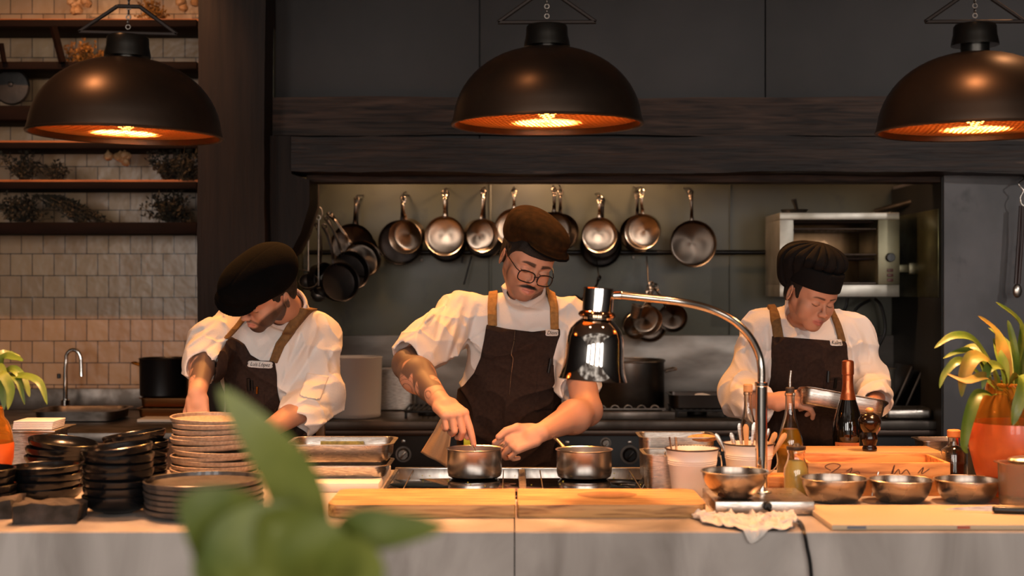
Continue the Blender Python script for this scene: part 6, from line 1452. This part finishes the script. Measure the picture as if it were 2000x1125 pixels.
# ================================================================ LEFT COOK
def left():
    root = Vector((P(550, 0, 4.98).x, 4.98, 0)); t = person('cook in black flat cap bending over plates, dark beard and tattooed forearm, at left', root)
    neck = P(563, 612, 4.80); sa = P(462, 652, 4.83); sb = P(612, 664, 4.88); chest = P(535, 722, 4.83); belly = P(535, 830, 4.90); hips = P(545, 920, 4.97)
    o = P(521, 570, 4.58); M = headM(-34, 48, 24); sk = (.56, .30, .20); s = 1.0
    ea, wa = P(402, 684, 4.67), P(385, 768, 4.45); eb, wb = P(628, 774, 4.79), P(520, 842, 4.47)
    B = Solid(); torso_ops(B, neck, sa, sb, chest, belly, hips, 1.0, -.014); W = head_ops(B, o, M, s)
    B.u(S_cone(W(0, .03, -.05), neck, .055, .062), .02)
    for (a, b, c, r) in ((sa, ea, wa, .040), (sb, eb, wb, .044)):
        B.u(S_cone(a, b, .054, r), .03); B.u(S_cone(b, b.lerp(c, .3), r + .002, r + .003), .02); B.u(S_cone(b.lerp(c, .3), c, r + .003, .028), .03)
    J1, F1 = hand_ops(B, wa, Vector((.10, -.22, -.95)), Vector((-.15, -.95, .1)), 1, [(.25, .4, .3), (.3, .45, .3), (.35, .5, .3), (.4, .5, .3)], .98, spread=.07)
    J2, F2 = hand_ops(B, wb, Vector((-.85, -.4, -.15)), Vector((.0, -.5, .85)), 1, [(.3, .4, .3), (.35, .4, .3), (.4, .45, .3), (.45, .5, .3)], .98)
    colf = lambda v: tattoo_col(v, head_col(v, o, M, s, sk, brow=(.03, .018, .012), beard=.92, mous=.6), ea, wa, .07, 14, .05, t1=.9)
    solid_obj('body', B, (-1.2, 4.15, .85), (-.45, 5.1, 1.7), .0026, SKIN, t, colf, 1, off=root)
    ca, cb = ea.lerp(wa, .26), P(588, 812, 4.66)
    K = Solid(); torso_ops(K, neck, sa, sb, chest, belly, hips, 1.0, .012, .05); nt = len(K.ops)
    K.u(S_cone(sa, P(408, 668, 4.70), .070, .070), .05); K.u(S_cone(P(412, 665, 4.72), ca, .070, .064), .03); da = (wa - ea).normalized(); K.u(S_cone(ca - da * .02, ca + da * .012, .069, .067), .006)
    el = P(624, 768, 4.80); K.u(S_cone(sb, el, .076, .078), .045); K.u(S_cone(el, cb, .078, .066), .04); db = (cb - el).normalized(); K.u(S_cone(cb - db * .06, cb + db * .012, .074, .074), .008)
    K.s(S_cone(ca + da * .06, ca + da * .25, .052, .075), .004); K.s(S_cone(cb + db * .062, cb + db * .17, .052, .054), .004)
    nd = (Vector(W(0, .035, -.045)) - neck).normalized(); Mc = nd.to_track_quat('Z', 'Y').to_matrix()
    K.u(S_ecyl(neck + nd * .034, .075, .080, .046, Mc, .006), .010); K.s(S_cone(neck + nd * .0, neck + nd * .11, .060, .068), .006);
    pl = lambda *a: [xz(x, y, 4.78) for x, y in a]
    folds = lines_disp([(pl((600, 620), (585, 660), (572, 700)), -.008, .008), (pl((615, 640), (590, 690), (560, 740)), .009, .011), (pl((625, 660), (600, 710), (565, 765)), -.008, .008), (pl((565, 640), (545, 670), (530, 690)), .006, .010), (pl((580, 790), (610, 780), (650, 790)), -.007, .008),
        (pl((560, 760), (600, 745), (645, 750)), .007, .010), (pl((575, 810), (600, 795), (625, 800)), .006, .007), (pl((640, 680), (648, 720), (640, 760)), -.006, .010), (pl((430, 640), (405, 660), (380, 680)), .008, .009), (pl((445, 660), (420, 690), (400, 700)), -.008, .008), (pl((440, 620), (420, 640), (395, 650)), -.006, .008),
        (pl((480, 650), (510, 680), (540, 650)), -.005, .012), (pl((450, 700), (440, 720), (432, 745)), -.005, .008)])
    n1, n2 = sines(41, 20), sines(42, 48); K.post = lambda p, d: d - folds(p) - .013 * (np.exp(-np.abs(n1(p)) * 8) - .35) - .006 * np.exp(-np.abs(n2(p)) * 6); K2 = Solid(K.ops[:nt], K.post)
    J_ = solid_obj('jacket', K, (-1.25, 4.4, .82), (-.4, 5.15, 1.68), .0038, JACKET, t, None, 1, off=root)
    sp_ = Shell(K, shell(K, .004, .003, [xz(x, y, 4.72) for x, y in ((598, 728), (640, 736), (630, 778), (592, 768))], 4.85)); solid_obj('sleeve_pocket', sp_, (-.8, 4.5, 1.0), (-.5, 4.9, 1.25), .0032, JACKET, J_, off=root)
    poly = [xz(x, y, 4.74) for x, y in ((459, 655), (480, 672), (492, 692), (512, 703), (540, 704), (544, 730), (546, 770), (552, 810), (610, 840), (620, 900), (625, 1200), (430, 1200), (430, 900), (434, 780), (438, 720), (447, 690))]
    N2 = sines(43, 18); ap = Shell(K, shell(K, .0085, .0045, poly, 5.0, lambda p: .002 * N2(p))); A = solid_obj('apron', ap, (-1.05, 4.55, .45), (-.5, 5.05, 1.42), .0036, APRON, t, None, 1, off=root)
    for pts in (((460, 660), (452, 658), (470, 622), (480, 600), (492, 605), (478, 630)), ((531, 706), (545, 668), (568, 632), (590, 600), (610, 604), (588, 636), (560, 676), (547, 708))):
        st = Shell(K, shell(K, .0075, .0032, [xz(x, y, 4.76) for x, y in pts], 4.9)); solid_obj('strap', st, (-1.05, 4.55, 1.15), (-.55, 4.95, 1.5), .003, STRAPD, t, None, 1, off=root)
    name_tag('Luis López', K2, *xz(511, 711, 4.72), .080, .022, -.06, .0145, A, root)
    pk = Shell(K2, shell(K, .0118, .0022, [xz(x, y, 4.73) for x, y in ((480, 756), (520, 760), (518, 800), (478, 796))], 4.9, lambda p: .002 * N2(p))); solid_obj('pocket', pk, (-1.0, 4.55, .95), (-.7, 4.95, 1.25), .0032, APRON, A, off=root)
    def onap(pts, off): q = np.array([xz(x, y, 4.72) for x, y in pts]); return [Vector(tuple(v)) - root for v in trace_y(K2, q[:, 0], q[:, 1], off)]
    for a, b, r, m_ in (((488, 738), (488, 762), .006, BLACKP), ((495, 742), (495, 762), .004, BLACKP), ((505, 754), (504, 768), .0035, BRASS)): MB().tube(onap((a, b), .018), r, 8).build('pen', m_, A)
    # leather apron ties behind his arm
    MB().box(P(626, 842, 4.80) - root, (.03, .02, .07), .004).build('leather_tab', mat('tan_leather', '#7a5228', .5), t)
    legs(root, hips, (root + Vector((-.12, 0, 0)), root + Vector((.12, .02, 0))), t)
    hair_shell(o, M, s, t, root, -.03, 5, .004, nape=-.05)
    flatcap(None, o, M, s, CAPK, t, root, big=1.2, seed=12, tilt=.02, dy=-.022, dz=.006)

# ================================================================ RIGHT COOK
def right():
    root = Vector((P(1590, 0, 4.95).x, 4.95, 0)); t = person('woman cook in black pleated toque holding a steel tray, at right', root)
    s = .93; neck = P(1574, 624, 4.83); sa = P(1494, 652, 4.86); sb = P(1660, 656, 4.86); chest = P(1582, 715, 4.84); belly = P(1582, 815, 4.88); hips = P(1585, 910, 4.94)
    o = P(1583, 573, 4.66); M = headM(27, 22, 6); sk = (.52, .26, .165); hs = .93
    ea, wa = P(1440, 775, 4.74), P(1508, 783, 4.56); eb, wb = P(1716, 770, 4.76), P(1703, 792, 4.55)
    B = Solid(); torso_ops(B, neck, sa, sb, chest, belly, hips, s, -.012); W = head_ops(B, o, M, hs, True)
    B.u(S_cone(W(0, .025, -.05), neck, .044, .048), .02)
    for (a, b, c) in ((sa, ea, wa), (sb, eb, wb)):
        B.u(S_cone(a, b, .046, .038), .03); B.u(S_cone(b, c, .040, .0245), .02)
    J1, F1 = hand_ops(B, wa, Vector((.88, -.38, .10)), Vector((-.15, -.65, .72)), 1, [(.5, .9, .5), (.7, 1.2, .6), (.9, 1.3, .6), (1.0, 1.35, .6)], .95, thumb=[Vector((.8, -.1, .45)), Vector((.95, -.15, .1)), Vector((.95, -.2, -.15))])
    J2, F2 = hand_ops(B, wb, Vector((-.12, -.62, -.55)), Vector((.75, -.45, .35)), -1, [(.5, .7, .4), (.55, .75, .4), (.6, .8, .4), (.6, .8, .4)], .90)
    colf = lambda v: head_col(v, o, M, hs, sk, lips=(.46, .13, .10), brow=(.05, .028, .02), female=True)
    solid_obj('body', B, (.68, 4.3, .85), (1.35, 5.1, 1.65), .0026, SKIN, t, colf, 1, off=root)
    ca, cb = P(1474, 786, 4.63), P(1709, 782, 4.63)
    K = Solid(); torso_ops(K, neck, sa, sb, chest, belly, hips, s, .012, .05); nt = len(K.ops)
    el = P(1446, 765, 4.78); K.u(S_cone(sa, el, .064, .070), .04); K.u(S_cone(el, ca, .074, .058), .04); da = (ca - el).normalized(); K.u(S_cone(ca - da * .03, ca + da * .012, .062, .060), .008)
    el2 = P(1694, 745, 4.80); K.u(S_cone(sb, el2, .058, .060), .04); K.u(S_cone(el2, cb, .066, .056), .04); db = (cb - el2).normalized(); K.u(S_cone(cb - db * .03, cb + db * .010, .060, .058), .008)
    K.s(S_cone(ca + da * .016, ca + da * .2, .046, .07), .004); K.s(S_cone(cb + db * .014, cb + db * .2, .046, .07), .004)
    nd = (Vector(W(0, .03, -.05)) - neck).normalized(); Mc = nd.to_track_quat('Z', 'Y').to_matrix()
    K.u(S_ecyl(neck + nd * .026, .068, .072, .038, Mc, .006), .010); K.s(S_cone(neck - nd * .03, neck + nd * .2, .052, .074), .005);
    pl = lambda *a: [xz(x, y, 4.78) for x, y in a]
    folds = lines_disp([(pl((1465, 640), (1455, 690), (1470, 740)), -.007, .009), (pl((1480, 650), (1480, 700), (1495, 740)), .008, .010), (pl((1500, 640), (1498, 680), (1488, 720)), -.007, .007), (pl((1425, 740), (1450, 760), (1475, 750)), -.008, .008), (pl((1420, 780), (1445, 800), (1470, 815)), .007, .009), (pl((1430, 760), (1455, 780), (1480, 770)), .007, .009),
        (pl((1660, 620), (1680, 660), (1675, 720)), .007, .010), (pl((1650, 640), (1664, 690), (1668, 730)), -.007, .008), (pl((1690, 650), (1700, 690), (1690, 730)), -.006, .009), (pl((1670, 760), (1695, 745), (1720, 760)), .007, .008), (pl((1680, 785), (1700, 765), (1725, 775)), -.007, .007), (pl((1550, 640), (1590, 655), (1630, 630)), -.004, .012)])
    n1, n2 = sines(51, 20), sines(52, 48); K.post = lambda p, d: d - folds(p) - .013 * (np.exp(-np.abs(n1(p)) * 8) - .35) - .006 * np.exp(-np.abs(n2(p)) * 6); K2 = Solid(K.ops[:nt], K.post)
    solid_obj('jacket', K, (.62, 4.4, .82), (1.38, 5.12, 1.62), .0038, JACKET, t, None, 1, off=root)
    poly = [xz(x, y, 4.74) for x, y in ((1511, 657), (1560, 660), (1610, 664), (1653, 668), (1657, 700), (1664, 740), (1676, 800), (1690, 860), (1700, 950), (1705, 1200), (1470, 1200), (1470, 950), (1478, 860), (1490, 790), (1498, 740), (1506, 700))]
    N2 = sines(53, 18); ap = Shell(K2, shell(K, .0085, .0045, poly, 4.98, lambda p: .0018 * N2(p))); A = solid_obj('apron', ap, (.75, 4.55, .45), (1.28, 5.03, 1.42), .0036, APRON, t, None, 1, off=root)
    for pts in (((1511, 660), (1508, 625), (1512, 596), (1526, 594), (1527, 625), (1530, 660)), ((1634, 667), (1630, 635), (1622, 604), (1635, 602), (1644, 635), (1651, 668))):
        st = Shell(K, shell(K, .0075, .0032, [xz(x, y, 4.76) for x, y in pts], 4.93)); solid_obj('strap', st, (.8, 4.55, 1.2), (1.2, 4.96, 1.5), .003, STRAPD, t, None, 1, off=root)
    name_tag('Kaline', K2, *xz(1633, 669, 4.72), .042, .021, -.03, .0145, A, root)
    pk = Shell(K2, shell(K, .0118, .0022, [xz(x, y, 4.73) for x, y in ((1605, 743), (1655, 743), (1655, 768), (1605, 768))], 4.9, lambda p: .0018 * N2(p))); solid_obj('pocket', pk, (.95, 4.55, 1.0), (1.2, 4.95, 1.25), .0032, APRON, A, off=root)
    def onap(pts, off): q = np.array([xz(x, y, 4.72) for x, y in pts]); return [Vector(tuple(v)) - root for v in trace_y(K2, q[:, 0], q[:, 1], off)]
    for a, b, r, m_ in (((1617, 724), (1616, 746), .0055, BLACKP), ((1632, 738), (1631, 758), .005, BLACKP)): MB().tube(onap((a, b), .018), r, 8).build('pen', m_, A)
    # dark t-shirt at the collar opening
    S = Solid(); S.u(S_cone(neck - nd * .02, neck + nd * .012, .053, .0495)); S.s(S_cone(neck - nd * .05, neck + nd * .1, .047, .046)); solid_obj('undershirt', S, V3(neck) - .12, V3(neck) + .12, .003, mat('navy_undershirt', '#1a1c28', .8), t, off=root)
    legs(root, hips, (root + Vector((-.11, 0, 0)), root + Vector((.11, .02, 0))), t)
    hair_shell(o, M, hs, t, root, -.03, 7, .006, nape=-.06, fr_=.10)
    # toque
    A_ = np.array(M, dtype=f32); W2 = lambda x, y, z: V3(o) + A_ @ (np.array([x, y, z], dtype=f32) * hs); A4 = A_ @ np.array(Matrix.Rotation(-.10, 3, 'X'), dtype=f32)
    Q = Solid(); Q.u(S_ecyl(W2(0, .005, .067), .086 * hs, .110 * hs, .035 * hs, A4, .006)); Q.s(S_ell(W2(0, .012, .03), (.077 * hs, .098 * hs, .075 * hs), A4), .004)
    band = solid_obj('toque', Q, V3(o) - .2, V3(o) + .24, .0026, TOQ, t, None, 1, off=root)
    T = Solid(); T.u(S_ell(W2(-.004, .022, .122), (.098 * hs, .118 * hs, .046 * hs), A4)); T.u(S_ell(W2(-.035, .065, .095), (.078, .080, .058), A4), .03); T.u(S_ell(W2(-.055, .075, .045), (.042, .045, .055), A4), .03); T.u(S_ell(W2(.01, .0, .140), (.070, .075, .038), A4), .02); T.s(S_ecyl(W2(0, .010, .060), .080 * hs, .101 * hs, .036 * hs, A4, .006), .004)
    n3 = sines(61, 30)
    def post(p, d):
        l = (p - V3(o)) @ A4 / hs; th = np.arctan2(l[:, 0], l[:, 1] - .012); r_ = np.hypot(l[:, 0], l[:, 1] - .012)
        pleat = np.abs(np.sin(th * 8.5 + 2.2 * n3(p * .6) + 6 * r_)); return d + .0105 * (1 - pleat) ** 3 * np.clip((r_ - .025) / .045, 0, 1) - .004 * n3(p)
    T.post = post; solid_obj('crown', T, V3(o) - .24, V3(o) + .26, .0028, TOQ, band, None, 1, off=root)
    # the tray she holds
    a_, b_ = P(1566, 772, 4.50), P(1722, 806, 4.46)
    tr = thing('steel_tray', 'steel tray held tilted by the right cook', 'tray', (a_ + b_) / 2 + Vector((0, .04, -.035)), (math.radians(-14), math.radians(10), math.radians(-6)))
    gn_pan(None, .262, .17, .052, .03, .010).build('tray_body', STEEL, tr)
    one('plating_spoon', MB().tube([J1[0][2] + Vector((0, -.012, -.03)), J1[0][2] + Vector((.0, -.014, .05))], [.003, .0035], 8), STEEL, 'slim steel rod in the right cook’s hand above the tray', 'spoon') if False else None
import time as _t
_t0 = _t.time(); middle(); left(); right(); print('PEOPLE', _t.time() - _t0)
